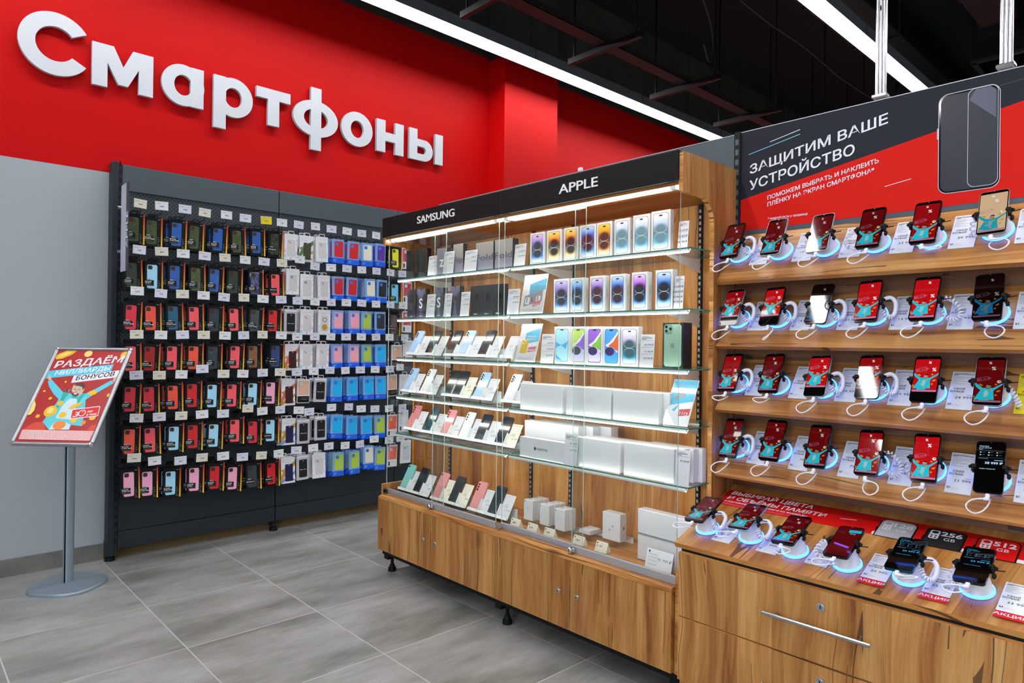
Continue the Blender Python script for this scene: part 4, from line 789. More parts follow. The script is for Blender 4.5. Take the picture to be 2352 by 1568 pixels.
# cabinet
cpart('cabinet_body', lambda b: b.box(2.116, 2.482, CYR+.019, CYL-.019, .13, .425, 'oak_z'))
cpart('cabinet_top', lambda b: b.bbox(2.090, 2.4835, CYR+.0185, CYL-.0185, .4255, .4465, 'oak_light', .001))
for k, (a, c) in enumerate(((2.848, 3.352), (CYM+.001, 2.842), (1.876, CYM-.001), (1.384, 1.872))):
    d = cpart('cabinet_door', lambda b: (b.box(2.093, 2.111, a, c, .136, .437, 'oak_light', None), b.box(2.0925, 2.093, a+.0015, c-.0015, .1375, .4355, 'oak_z')))
    yl = (a+.065, c-.035)[k in (1, 3)]
    def lk(b):
        b.cyl((2.0905, yl, .283), (2.0926, yl, .283), .0105, .0115, 20, 'chrome'); b.cyl((2.0885, yl, .283), (2.0905, yl, .283), .0075, .0075, 16, 'alu'); b.box(2.0878, 2.0886, yl-.0012, yl+.0012, .278, .288, 'slot')
    part('lock', lk, d)
def bs_(b):
    b.box(2.118, 2.15, CYR+.01, CYL-.01, .105, .129, 'black'); b.box(2.44, 2.47, CYR+.01, CYL-.01, .06, .129, 'black_matte')
    for y in (CYR+.03, CYM, CYL-.03): b.box(2.13, 2.47, y-.02, y+.02, .075, .105, 'black')
cpart('base_frame', bs_)
for y in (CYR+.03, CYM-.02, CYL-.03):
    cpart('foot', lambda b: (b.cyl((2.172, y, 0), (2.172, y, .02), .024, .022, 14, 'black'), b.cyl((2.172, y, .018), (2.172, y, .04), .018, .012, 12, 'black'), b.cyl((2.172, y, .03), (2.172, y, .09), .009, .009, 8, 'black')))
    cpart('foot', lambda b: (b.cyl((2.44, y, 0), (2.44, y, .02), .024, .022, 14, 'black'), b.cyl((2.44, y, .018), (2.44, y, .09), .010, .010, 10, 'black')))

# ------------------------------------------------------------------ goods in the case
SHW = ['top', 'second', 'third', 'fourth', 'fifth', 'bottom']
mat('box_black', '17181a', rough=.45); mat('box_fold', '8f8a86', rough=.5); mat('box_fold_low', '7d7889', rough=.5); mat('box_ink', '4a464c', rough=.5); mat('box_side', '1b1a1c', rough=.5); mat('box_lilac', '5d5a70', rough=.5); mat('box_lilac_dark', '34323f', rough=.5)
mat('box_white', 'd4d4d8', rough=.4); mat('print_grey', 'a8a8ac', rough=.5); mat('print_faint', 'd4d4d6', rough=.5); mat('frame_line', '55565c', rough=.4)
mat('leaf_blue', '5cc0e6', rough=.25); mat('leaf_grey', '9a9c9e', rough=.35); mat('leaf_pink', 'e2788e', rough=.35); mat('leaf_white', 'eef0f4', rough=.2); mat('leaf_yellow', 'e2c43a', rough=.35); mat('leaf_red', 'd0404a', rough=.35)
wallpaper('wp_violet', 'd9c9f0', 'a286d6', '2b3038', '4a86d8', 'e6f0fa'); wallpaper('wp_gold', 'ffe27a', 'f08a2a', '23262a', 'f0c878', 'fbf2dc'); wallpaper('wp_blue', 'd6e8fb', '3f86e8', '10131c', '6cb4f0', 'eef4fa')
wallpaper('wp_amber', 'ffd24a', 'f09a1e', '4a2f2a', 'f0b060', 'fbf0d8'); wallpaper('wp_ice', 'f0f2f8', 'bcd2f0', '5c8f9c', '6cc4f0', 'e8f4fa'); wallpaper('wp_magenta', 'f0ccfa', 'c25ce8', '12141e', '3a92e8', 'f4ecec'); wallpaper('wp_maroon', 'e8d4f8', 'a274dc', '431c26', '6cb4f0', 'eef4fa')
wallpaper('wp_azure', 'cfe4fa', '3a78e0', '3a1e28', '3fa2ec', 'f0e6e0'); wallpaper('wp_pale', 'f2eef4', 'd8c4e8', '39606a', '18a8d8', 'f0f0f4')
for k, c in dict(green='8ac83a', purple='9a62d8', orange='f2641e', skyb='4aa2ee', teal='2f6a74', indigo='3a1e6a', leafg='c8e26a', dusk='343a46').items(): mat('art_'+k, c, rough=.3, coat=.5)
def apple(b, x, z, s, y, m):
    P = [(0, .30), (.10, .36), (.26, .38), (.40, .26), (.30, .12), (.30, -.10), (.42, -.22), (.32, -.42), (.18, -.52), (0, -.46), (-.18, -.52), (-.34, -.38), (-.44, -.10), (-.42, .18), (-.28, .36), (-.10, .36)]
    b.face([(x+p*s, z+q*s) for p, q in P][::-1], y, m); b.face([(x+p*s, z+q*s) for p, q in ((.0, .44), (.12, .50), (.20, .68), (.06, .62))], y, m)
def rub(b, x, z, h, y, s, m='ink', al='r', bold=.02, **k): b.text(s+' ₽', x, z, h, y, m, al=al, bold=bold, res=1, **k)
def ticket(b, w, h, prices, tilt=.012):
    b.add([(-w/2, 0, 0), (w/2, 0, 0), (w/2, tilt, h), (-w/2, tilt, h), (-w/2, .0012, 0), (w/2, .0012, 0), (w/2, tilt+.0012, h), (-w/2, tilt+.0012, h)], [(0, 1, 2, 3), (5, 4, 7, 6), (3, 2, 6, 7), (0, 4, 5, 1), (0, 3, 7, 4), (1, 5, 6, 2)], 'paper_case')
    b.add([(-w/2, .0012, 0), (w/2, .0012, 0), (w/2, .022, 0), (-w/2, .022, 0)], [(0, 1, 2, 3)], 'paper_case')
    old = b.T; b.T = Matrix(((1, 0, 0, 0), (0, 1, tilt/h, 0), (0, 0, 1, 0), (0, 0, 0, 1)))
    y = -.0004; b.box(-w*.42, w*.12, y-.0001, y, h*.93, h*.945, 'ink_grey'); b.box(-w*.42, w*.30, y-.0001, y, h*.885, h*.90, 'ink'); b.box(-w*.42, -w*.1, y-.0001, y, h*.845, h*.858, 'ink')
    n = len(prices)
    for i, p in enumerate(prices):
        zz = h*(.72-i*.62/max(n, 3)); b.box(-w*.42, w*.42, y-.0001, y, zz+.012, zz+.0132, 'ink_grey'); b.box(-w*.42, -w*.25, y-.0001, y, zz+.006, zz+.008, 'ink_faint'); rub(b, w*.43, zz-.008, .0075, y, p)
    b.T = old
def put(kind, s, yl, yr, h, d, xf):
    """front lower left corner of an upright item facing the walkway"""
    return T(xf, (yl+yr)/2, SZ[s]+.0004) @ R90, abs(yl-yr)
def ibox(b, w, h, d, wp, variant=0):
    b.bbox(-w/2, w/2, 0, d, 0, h, 'box_white', .0008)
    pw_, ph_ = w*.76, h*.86; b.outline(rrect(pw_+.003, ph_+.003, .010, 5, 0, h/2), .0016, -.0005, 'frame_line')
    return pw_, ph_
TICK = {('tag2', 0): [('114 990', '119 990'), ('69 999', '57 999'), ('64 999', '69 999'), ('119 999', '129 999')], ('tag2', 1): [('59 999', '64 999'), ('74 999', '79 999'), ('98 990', '121 990'), ('74 999', '79 999')], ('tag2', 4): [('43 990', '39 990'), ('79 999',)],
        ('tag4', 0): [('118 999', '128 499', '149 999')], ('tag4', 1): [('119 999', '124 999', '139 999', '149 999')], ('tag3', 2): [('77 999', '99 990', '125 999'), ('100 990', '111 990', '139 999')]}
WPS = {'ip0': ('wp_violet', 'violet and blue'), 'ip1': ('wp_gold', 'gold and dark grey'), 'ip2': ('wp_gold', 'yellow and black'), 'ip3': ('wp_azure', 'blue and dark red'), 'ip4': ('wp_amber', 'orange and brown'), 'ip5': ('wp_ice', 'pale blue and grey'), 'ip6': ('wp_ice', 'pale lilac and teal'), 'ip7': ('wp_ice', 'white and teal'),
       'iq0': ('wp_violet', 'violet and dark green'), 'iq1': ('wp_blue', 'blue and black'), 'iq2': ('wp_maroon', 'violet and maroon'), 'iq3': ('wp_azure', 'sky blue and maroon'), 'iq4': ('wp_magenta', 'magenta and black'), 'iq5': ('wp_blue', 'blue and teal'), 'ir4': ('wp_pale', 'white, dark green and turquoise')}
BOXN = {}; TN = {}
order = {}
for B in BOXES: order.setdefault((B[0][:2], B[1]), []).append(B)
for B in BOXES:
    kind, s, yl, yr, h, d, xf = B
    M, w = put(kind, s, yl, yr, h, d, xf); lst = order[(kind[:2], s)]; i = lst.index(B); n = len(lst)
    shelf = f'{SHW[s]} glass case shelf'
    dk = ('%s' % kind, round(w, 3), round(h, 3))
    if kind.startswith('tag'):
        q = TN.get((kind, s), 0); TN[(kind, s)] = q+1; pr = TICK[(kind, s)][q]
        b = MB(); ticket(b, w, h, pr); nm = {('tag2', 0): ['beside two plain black boxes', 'before the box with Z', 'left of the wide grey boxes', 'right of the wide grey boxes'], ('tag2', 1): ['right of the paired S boxes', 'right of the single S box', 'left of three black boxes', 'right of three black boxes'],
            ('tag2', 4): ['beside the low lettered white box', 'rightmost, before white watch boxes'], ('tag4', 0): ['rightmost, beside white phone boxes'], ('tag4', 1): ['rightmost, beside white phone boxes'], ('tag3', 2): ['left of the phone boxes', 'right of the phone boxes']}[(kind, s)][q]
        solo('price_card', b.mesh('price_card'), f'white price card {nm}, {shelf}', 'price card', M, 'price cards in the glass case'); continue
    if kind[:2] in ('ip', 'iq', 'ir'):
        D_ = {'ip': .022, 'iq': .032, 'ir': .030}[kind[:2]]
        wp, col = WPS.get(kind, (None, {'ir0': 'pale turquoise facets', 'ir1': 'green, purple and grey', 'ir2': 'purple, green and violet', 'ir3': 'blue and orange'}.get(kind)))
        t = thing('phone_box', f'white phone box with {col} picture, {nth(i, n)}, {shelf}', 'phone box', M, 'white phone boxes in the glass case')
        cell = {}
        def bd(b): cell['s'] = ibox(b, w, h, D_, wp); b.T = RZ(90); b.text('iPhone', -D_*.5, h*.5, .011, 0, 'ink_grey', bold=0, res=1); b.T = None
        def bd(b):
            cell['s'] = ibox(b, w, h, D_, wp); v, f, tw = text2d('iPhone', 0, 1); hh = .0105
            b.add([(w/2+.0003, D_*.5+q*hh-.004, h*.42+p*hh) for p, q in v], [g[::-1] for g in f], 'ink_grey')
        part('carton', bd, t)
        pw_, ph_ = cell['s']
        def pic(b):
            y = -.0004; P = rrect(pw_, ph_, .0095, 5, 0, ph_/2+(h-ph_)/2); z0 = (h-ph_)/2
            if wp:
                b.face(P, y, wp)
                for sgn in (1, -1):
                    zc = h*.46; pts = [(pw_*.36*math.cos(a), zc+sgn*(.0005+ph_*.075*(1-math.sin(a)))) for a in [PI*k/12 for k in range(13)]]
                    for a, c in zip(pts[:-1], pts[1:]): b.line(*a, *c, .0011, y-.0002, 'white_gloss')
                b.face(rrect(.016, .005, .0024, 4, 0, h-(h-ph_)/2-.008), y-.0003, 'black_gloss')
            else:
                b.face(P, y, {'ir0': 'pastel_cyan', 'ir1': 'art_leafg', 'ir2': 'art_purple', 'ir3': 'art_skyb'}[kind]); X = pw_/2; Z = lambda f: z0+ph_*f
                if kind == 'ir0':
                    b.face([(-X, Z(.60)), (-X, Z(.42)), (-.006, Z(.50))], y-.0001, 'art_skyb'); b.face([(-.006, Z(.50)), (X*.6, Z(.38)), (X, Z(.62))], y-.0001, 'leaf_blue'); b.face([(-X*.9, Z(.06)), (X*.1, Z(.02)), (-X, Z(.2))], y-.0001, 'art_skyb'); b.face([(X*.3, Z(.5)), (X*.6, Z(.38)), (X, Z(.62))], y-.0002, 'art_skyb')
                else:
                    c1, c2, c3, c4 = {'ir1': ('art_green', 'art_purple', 'art_dusk', 'pastel_lilac'), 'ir2': ('art_skyb', 'art_green', 'art_indigo', 'pastel_lilac'), 'ir3': ('art_skyb', 'art_orange', 'art_indigo', 'art_skyb')}[kind]
                    b.face([(-X, Z(.52)), (-X*.2, Z(.62)), (X*.7, Z(.84)), (X, Z(.95)), (X, Z(.3)), (X*.6, Z(.35)), (-X*.4, Z(.46))], y-.0001, 'white_gloss')
                    b.face([(-X*.5, Z(.5)), (X*.3, Z(.63)), (X, Z(.85)), (X, Z(.36)), (X*.55, Z(.40)), (0, Z(.47))], y-.0002, c2)
                    b.face([(-X, Z(.02+.06)), (-X*.8, Z(.02)), (X*.8, Z(.02)), (X, Z(.08)), (X*.95, Z(.3)), (X*.3, Z(.47)), (-X*.5, Z(.47)), (-X, Z(.36))], y-.0003, c4); b.face(ell(-X*.25, Z(.34), X*.72, ph_*.13, 20), y-.0004, c3)
                b.face(rrect(.020, .0045, .002, 3, 0, h-(h-ph_)/2-.0035), y-.0006, 'black_gloss')
        part('printed_picture', pic, t)
        continue
    D_ = d if d else .026
    D_ = max(.02, min(.07, D_))
    if kind == 'darkbox': desc = 'plain black phone box'; fn = lambda b: b.bbox(-w/2, w/2, 0, .03, 0, h, 'box_black', .0008)
    elif kind == 'zbox':
        desc = 'grey phone box with a large letter Z'; fn = lambda b: (b.bbox(-w/2, w/2, 0, .026, 0, h, 'box_side', .0006), b.face([(-w/2, 0), (w/2, 0), (w/2, h), (-w/2, h)], -.0003, 'box_fold_low'), b.text('Z', 0, h*.32, h*.26, -.0006, 'white', al='c', bold=.05))
    elif kind == 'flipbox':
        desc = 'narrow grey phone box with dark lettering'; fn = lambda b: (b.bbox(-w/2, w/2, 0, .028, 0, h, 'box_side', .0006), b.face([(-w/2, h*.5), (w/2, h*.5), (w/2, h), (-w/2, h)], -.0003, 'box_fold'), b.face([(-w/2, 0), (w/2, 0), (w/2, h*.5), (-w/2, h*.5)], -.0003, 'box_fold_low'), b.text('Flip', -w/2+.002, h*.37, h*.20, -.0006, 'box_ink', bold=.01, fit=w-.006))
    elif kind == 'foldbox':
        desc = 'wide grey phone box with dark lettering'; fn = lambda b: (b.bbox(-w/2, w/2, 0, .04, 0, h, 'box_side', .0006), b.face([(-w/2, h*.5), (w/2, h*.5), (w/2, h), (-w/2, h)], -.0003, 'box_fold'), b.face([(-w/2, 0), (w/2, 0), (w/2, h*.5), (-w/2, h*.5)], -.0003, 'box_fold_low'), b.text('Fold', -w/2, h*.36, h*.22, -.0006, 'box_ink', bold=.01, fit=w-.002))
    elif kind in ('sbox', 'abox'):
        desc = 'dark lilac phone box with a white letter S' if kind == 'sbox' else 'dark lilac phone box with an arrow pattern'
        def fn(b):
            b.bbox(-w/2, w/2, 0, .030, 0, h, 'box_side', .0006); b.face([(-w/2, 0), (w/2, 0), (w/2, h), (-w/2, h)], -.0003, 'box_lilac_dark' if kind == 'sbox' and i == 0 else 'box_lilac')
            b.face([(-w*.16, h), (0, h*.91), (w*.16, h)], -.0006, 'box_lilac_dark')
            for g in (-1, 1): b.face([(max(-w/2, min(w/2, p)), q) for p, q in ell(g*w*.42, h*.60, w*.26, h*.22, 16)], -.0006, 'box_lilac_dark'); b.face([(g*w*.5, h*.05), (g*w*.5, h*.38), (g*w*.12, h*.55), (g*w*.05, h*.45), (g*w*.2, h*.05)][::g], -.0005, 'box_lilac_dark')
            if kind == 'sbox' and i > 0: b.text('S', 0, h*.34, h*.34, -.0009, 'white', al='c', bold=.02, res=4)
            elif kind == 'abox': b.face(ell(w*.06, h*.6, w*.16, h*.08, 10), -.0008, 'maroon')
            b.text('Galaxy S', 0, h*.045, .0055, -.0009, 'white' if kind == 'sbox' else 'box_lilac_dark', al='c', res=1)
        if kind == 'sbox' and i == 0: desc = 'dark lilac phone box with a dark letter'
    elif kind == 'blackbox': desc = 'matt black phone box of a touching trio'; fn = lambda b: (b.bbox(-w/2, w/2, 0, .03, 0, h, 'box_black', .0008), b.face(rrect(w*.28, h*.2, .002, 2, w*.1, h*.62), -.0003, 'black_gloss'), b.text('Galaxy A', 0, h*.05, .0055, -.0004, 'white', al='c', res=1))
    elif kind == 'greenbox':
        desc = 'box showing a pale green phone back'
        mat('green_back', '8fb09a', rough=.3, coat=.6); mat('green_lens', '6f8f80', rough=.3, coat=.5)
        def fn(b):
            b.bbox(-w/2, w/2, 0, .06, 0, h, 'box_black', .0008); b.prism(rrect(w*.84, h*.93, .012, 5, 0, h/2), -.0012, -.0002, 'green_back'); b.prism(rrect(w*.38, w*.38, .009, 4, -w*.2, h*.86), -.0022, -.0013, 'green_lens')
            for p, q in ((-.30, .91), (-.10, .865), (-.30, .815)): b.face(ell(w*p, h*q, w*.065, w*.065, 14), -.0026, 'black_gloss'); b.outline(ell(w*p, h*q, w*.075, w*.075, 14), .0015, -.0025, 'green_back')
            apple(b, 0, h*.5, .022, -.0016, 'green_lens')
    else:
        desc = {'whitebox': 'long white watch box', 'watchtall': 'tall long white box behind the low lettered box', 'watchlow': 'low white box with black lettering'}[kind]
        D_ = {'whitebox': .030, 'watchtall': .05, 'watchlow': .028}[kind]
        def fn(b):
            b.bbox(-w/2, w/2, 0, D_, 0, h, 'box_white', .001)
            m = 'ink' if kind == 'watchlow' else 'print_faint'
            if kind != 'watchtall': apple(b, -.040, h*.5, .016, -.0005, m); b.text('WATCH', -.030, h*.5-.0065, .0115, -.0005, m, bold=.01, sx=1.15, res=2)
    key = ('carton', kind, round(w, 3), round(h, 3), i if kind == 'sbox' else 0)
    pos = '' if kind in ('zbox', 'flipbox', 'greenbox', 'watchtall', 'watchlow', 'abox') else f', {nth(i, n)}'
    nm = 'watch_box' if kind in ('whitebox', 'watchtall', 'watchlow') else 'phone_box'
    solo(nm, cached(key, fn), f'{desc}{pos}, {shelf}', 'box', M, 'cartons in the glass case')
    if kind == 'whitebox':
        for q in range(2 if s == 3 else 3):
            solo('watch_box', cached(key, fn), f'white watch box {["right behind", "second behind", "third behind"][q]} the one {nth(i, n)}, {shelf}', 'box', T(-0, 0, 0) @ M @ T((.03+.02*q)*(1 if s == 3 else .9), .0315*(q+1), 0), 'cartons in the glass case')
    if kind == 'watchtall':
        for q in range(2): solo('watch_box', cached(key, fn), f'tall white box {["right behind", "second behind"][q]} the front tall one, {shelf}', 'box', M @ T(.04+.06*q, .0515*(q+1), 0), 'cartons in the glass case')
# leaflets in slanted clear holders
def leaf_art(b, w, h, k):
    y = -.0015; X = w/2; b.face([(-X, 0), (X, 0), (X, h), (-X, h)], y, 'leaf_white'); Z = lambda f: h*f
    if k < 2:
        b.face([(-X*.35, Z(.50 if k == 0 else .46)), (X, Z(.60 if k == 0 else .54)), (X, Z(.90)), (-X*.40, Z(.76))], y-.0001, 'leaf_blue')
        tx = ('К БУДУЩЕМУ', 'GALAXY S23') if k == 0 else ('ТРЕЙД-ИН', 'IPHONE 14 PLUS')
        b.text(tx[0], -X*.25, Z(.64), .0085, y-.0003, 'white' if k else 'leaf_grey', res=1, fit=w*.44); b.text(tx[1], -X*.25, Z(.57), .0085, y-.0003, 'white' if k else 'leaf_grey', res=1, fit=w*.5)
        if k == 0:
            b.face([(-X*.72, Z(.18)), (X*.82, Z(.31)), (X*.82, Z(.60)), (-X*.72, Z(.46))], y-.0002, 'leaf_grey')
            for cx, m in ((-.42, 'leaf_white'), (.02, 'rail_grey'), (.5, 'leaf_white')):
                b.face(rrect(w*.2, h*.18, .005, 3, X*cx, Z(.34+.03*cx)), y-.0004, m)
                for q in range(3): b.face(ell(X*cx-w*.03, Z(.40+.03*cx-q*.04), .0032, .0032, 8), y-.0006, 'ink')
            b.face([(X*.08, Z(.17)), (X*.72, Z(.215)), (X*.76, Z(.33)), (X*.10, Z(.28))], y-.0007, 'leaf_pink'); b.text('0-0-36', X*.14, Z(.195), .0115, y-.0009, 'white', bold=.04, res=1, fit=w*.27)
        else:
            b.face(rrect(w*.34, h*.36, .006, 3, -X*.30, Z(.40)), y-.0004, 'leaf_yellow'); b.face(rrect(w*.17, w*.17, .004, 2, -X*.30-w*.06, Z(.52)), y-.0005, 'coin_pale')
            for q in (0, 1): b.face(ell(-X*.30-w*.09+q*w*.06, Z(.535-q*.03), .003, .003, 8), y-.0007, 'ink')
            b.face([(X*.12, Z(.25)), (X*.86, Z(.28)), (X*.90, Z(.41)), (X*.14, Z(.38))], y-.0007, 'leaf_pink'); b.text('0-0-36', X*.18, Z(.275), .0125, y-.0009, 'white', bold=.04, res=1, fit=w*.32)
            apple(b, -X*.72, Z(.94), .011, y-.0004, 'ink')
        for q in range(4): b.box(-X*.74, X*.72, y-.0003, y-.0002, Z(.055+q*.016), Z(.062+q*.016), 'ink_faint')
        b.box(-X*.72, -X*.3, y-.0003, y-.0002, Z(.86), Z(.866), 'ink_grey')
    else:
        b.face([(-X, Z(.42)), (X, Z(.54)), (X, Z(1)), (-X, Z(1))], y-.0001, 'leaf_blue'); b.text('ЗАЩИТИ СВОЙ', -X*.8, Z(.90), .0075, y-.0003, 'ink_grey', res=1, fit=w*.75); b.text('СМАРТФОН', -X*.8, Z(.84), .0075, y-.0003, 'ink_grey', res=1, fit=w*.62)
        b.face([(-X*.55, Z(.55)), (X*.25, Z(.64)), (X*.3, Z(.76)), (-X*.5, Z(.68))], y-.0004, 'leaf_grey'); b.face([(-X*.6, Z(.32)), (-X*.1, Z(.46)), (-X*.3, Z(.30))], y-.0002, 'leaf_blue')
        b.face([(X*.05, Z(.20)), (X*.95, Z(.24)), (X*.95, Z(.38)), (X*.08, Z(.35))], y-.0007, 'leaf_red'); b.text('1119', X*.15, Z(.235), .012, y-.0009, 'white', bold=.04, res=1, fit=w*.34)
LN = ['leaflet holder showing grey phones and pink label, second glass case shelf', 'leaflet holder showing a yellow phone, third glass case shelf', 'leaflet holder with bright blue leaflet, fourth glass case shelf']
for k, (s, xb, yl, yr, dx, h, z0) in enumerate(LEAFLETS):
    w = yl-yr-.012; h = .185; w = {0: .150, 1: .132, 2: .105}[k]
    M = T(xb, (yl+yr)/2, SZ[s]+.003) @ R90 @ RX(-math.degrees(math.atan2(dx, .19)))
    t = thing('leaflet_holder', LN[k], 'leaflet holder', M, 'leaflet holders in the glass case')
    part('clear_sleeve', lambda b: (b.box(-w/2-.002, w/2+.002, .0, .0022, 0, h+.002, 'acrylic_edge'), b.box(-w/2-.002, w/2+.002, -.0034, -.0028, 0, h, 'acrylic')), t)
    part('leaflet', lambda b: leaf_art(b, w, h, k), t)
    def ft(b):
        a = math.atan2(dx, .19); b.T = RX(math.degrees(a)); b.box(-w/2, w/2, .002, .085, -.0022, .0002, 'acrylic'); b.box(-w/2, w/2, .084, .086, -.0022, .004, 'acrylic_edge'); b.T = None
    part('foot', ft, t)
# dummy phones in clear stands, each with a price card beside it
DC = dict(blue='aecbf0', black='26282b', white='e6e7ee', marble='1a2522', pink='d98c90', teal='1c4a58', navy='15222c', mint='7fc4bf', grey='2c3034')
for k, c in DC.items(): mat('dummy_'+k, c, rough=.18, coat=.7)
mat('dummy_frame', '9aa0a8', rough=.25, metal=.6); mat('dummy_line', '7d8794', rough=.3)
DN = dict(blue='light blue', black='black', white='white', marble='dark marbled', pink='pink', teal='dark teal', navy='dark blue', mint='mint green', grey='dark grey')
def dummy(b, c, cams):
    w, h = .072, .155; b.prism(rrect(w, h, .009, 5, 0, h/2), -.004, .004, 'dummy_'+c, 'dummy_'+c if c != 'white' else 'dummy_frame')
    n = {'a': ((-.024, .140), (-.024, .127), (-.024, .114), (-.013, .134), (-.013, .120)), 'b': ((-.024, .141),), 'c': ((-.024, .138), (-.024, .124), (-.024, .110))}[cams]
    for i, (x, z) in enumerate(n): b.cyl((x, -.0055, z), (x, -.004, z), .0052 if i < 3 else .003, .0052 if i < 3 else .003, 14, 'black_gloss')
    b.box(.018, .0186, -.0044, -.0040, .012, .085, 'dummy_line'); b.text('Galaxy', .0, .018, .005, -.0043, 'dummy_line', al='c', bold=0, res=1)
def dstand(b, R=.118):
    b.box(-.038, R, .0052, .0072, 0, .085, 'acrylic'); b.box(-.038, R, -.010, .0072, -.003, -.0008, 'acrylic'); b.box(-.038, .036, -.0125, -.0105, -.003, .012, 'acrylic_edge'); b.box(.0366, .0378, -.0105, .0052, -.0008, .07, 'acrylic_edge'); b.box(.0405, R, -.0125, -.0105, -.003, .010, 'acrylic_edge')
def dcard(b, price, m):
    w, h = .072, .125; b.box(-w/2, w/2, 0, .0005, 0, h, m)
    for q in range(8): b.box(-w*.42, w*(.42-.05*((q*3) % 4)), -.0003, -.0001, h*.93-q*.0045, h*.93-q*.0045+.0014, 'ink_faint' if q else 'ink_grey')
    b.text('УЗНАЙ', .008, h*.56, .0062, -.0004, 'ink_grey', al='r', bold=.02, res=1, fit=.024); b.text('БОЛЬШЕ', .008, h*.49, .0062, -.0004, 'ink_grey', al='r', bold=.02, res=1, fit=.031)
    b.text(price, w*.44, h*.34, .010, -.0004, 'ink', al='r', bold=0, res=1, sx=1.1); b.text('M.', -w*.42, h*.14, .006, -.0004, 'ink_grey', bold=.02, res=1); b.box(-w*.25, w*.05, -.0003, -.0001, h*.155, h*.165, 'ink_faint')
CP = {2: ['23 999', '23 999', '29 999', '27 999', '34 999'], 3: ['19 999', '9999', '9999', '18 999', '16 999', '16 999'], 4: ['9999', '8999', '12 999', '11 499', '14 999', '12 999'], 5: ['5499', '5499', '5499', '7499', '10 999', '10 999']}
CAMS = {2: 'acaac', 3: 'aaaaaa', 4: 'cacccc', 5: 'bbbacb'}
XS = {2: 2.203, 3: 2.236, 4: 2.242, 5: 2.216}
for s in (2, 3, 4, 5):
    row = DUMMIES[s]; n = len(row); c0 = sum(d[1] for d in row)/n
    for i, d in enumerate(row):
        col = d[-1]; lean = -math.degrees(math.atan2(.074, .134))
        y = d[1]-.036; z = SZ[s]+.016
        M = T(XS[s], y, z) @ R90 @ RX(lean)
        pos = f'{nth(i, n)}, {SHW[s]} glass case shelf' if s < 5 else f'{nth(i, n)}, glass case floor'
        t = thing('dummy_phone', f'{DN[col]} dummy phone in clear stand, {pos}', 'phone', M @ T(0, 0, 0), 'dummy phones in clear stands')
        part('body', lambda b: dummy(b, col, CAMS[s][i]), t, key=('dummy', col, CAMS[s][i]))
        st_ = thing('clear_stand', f'clear stand holding {DN[col]} phone, {pos}', 'stand', M, 'clear stands in the glass case')
        R = min(.118, d[1]-row[i+1][1]-.0395) if i+1 < n else .118
        part('holder', lambda b: dstand(b, R), st_, key=('dstand', round(R, 3)))
        def leg(b): b.T = RX(-lean); b.box(-.038, R, .012, .066, -.0155, -.0135, 'acrylic'); b.box(-.038, R, .064, .066, -.0155, .045, 'acrylic_edge'); b.box(-.038, R, -.012, .014, -.0155, -.0135, 'acrylic'); b.T = None
        part('foot', leg, st_, key=('dleg', round(R, 3)))
        cm = 'paper_cream' if (s, i) in ((5, 2), (5, 3), (3, 3), (4, 5)) else 'paper_case'
        cx = .0745
        b = MB(); dcard(b, CP[s][i], cm); solo('price_card', b.mesh('price_card'), f'{"cream" if "cream" in cm else "white"} price card beside {DN[col]} phone, {pos}', 'price card', M @ T(cx, .0045, 0), 'price cards beside the dummy phones')
for q, y in enumerate((2.365,)):
    M = T(2.203, y, SZ[2]+.016) @ R90 @ RX(-29)
    st_ = thing('clear_stand', 'empty clear stand with no phone, left of the yellow phone leaflet', 'stand', M @ T(-.035, 0, 0), 'clear stands in the glass case')
    part('holder', lambda b: (b.box(-.037, .0375, .0052, .0072, 0, .085, 'acrylic'), b.box(-.037, .0375, -.0105, .0072, -.003, -.0008, 'acrylic'), b.box(-.037, .0375, -.0125, -.0105, -.003, .012, 'acrylic_edge'), b.box(.0375, .0388, -.0105, .006, -.003, .07, 'acrylic_edge')), st_)
    part('foot', lambda b: (setattr(b, 'T', RX(29)), b.box(-.037, .0375, -.012, .066, -.0155, -.0135, 'acrylic'), b.box(-.037, .0375, .064, .066, -.0155, .045, 'acrylic_edge')), st_)
    b = MB(); dcard(b, '17 999', 'paper_case'); solo('price_card', b.mesh('price_card'), 'white price card in the empty clear stand left of the yellow phone leaflet', 'price card', M @ T(-.035, .0040, 0), 'price cards beside the dummy phones')
# small goods on the floor of the case
def riser(b): b.box(-.04, .04, 0, .002, 0, .026, 'acrylic'); b.box(-.04, .04, 0, .11, .024, .0265, 'acrylic'); b.box(-.04, .04, .108, .11, 0, .026, 'acrylic_edge')
def adapter(b, k):
    w, h, d = .060, .095, .034; b.bbox(-w/2, w/2, 0, d, 0, h, 'box_white', .0008); apple(b, -w*.40, h*.92, .006, -.0004, 'ink'); b.box(-w*.42, w*.0, -.0004, -.0002, h*.80, h*.815, 'ink_faint'); b.box(-.012, .012, .012, .014, h-.001, h+.016, 'acrylic')
    if k == 0: b.box(-.006, -.004, -.0004, -.0002, h*.52, h*.66, 'ink_grey'); b.box(.004, .006, -.0004, -.0002, h*.52, h*.66, 'ink_grey'); b.outline(rrect(.028, .034, .006, 3, 0, h*.33), .0012, -.0005, 'print_faint')
    else:
        for x in (-.012, .010): b.outline(rrect(.007, .014, .002, 2, x, h*.58), .001, -.0005, 'print_grey'); b.line(x, h*.5, x+.002, h*.12, .0012, -.0004, 'print_faint')
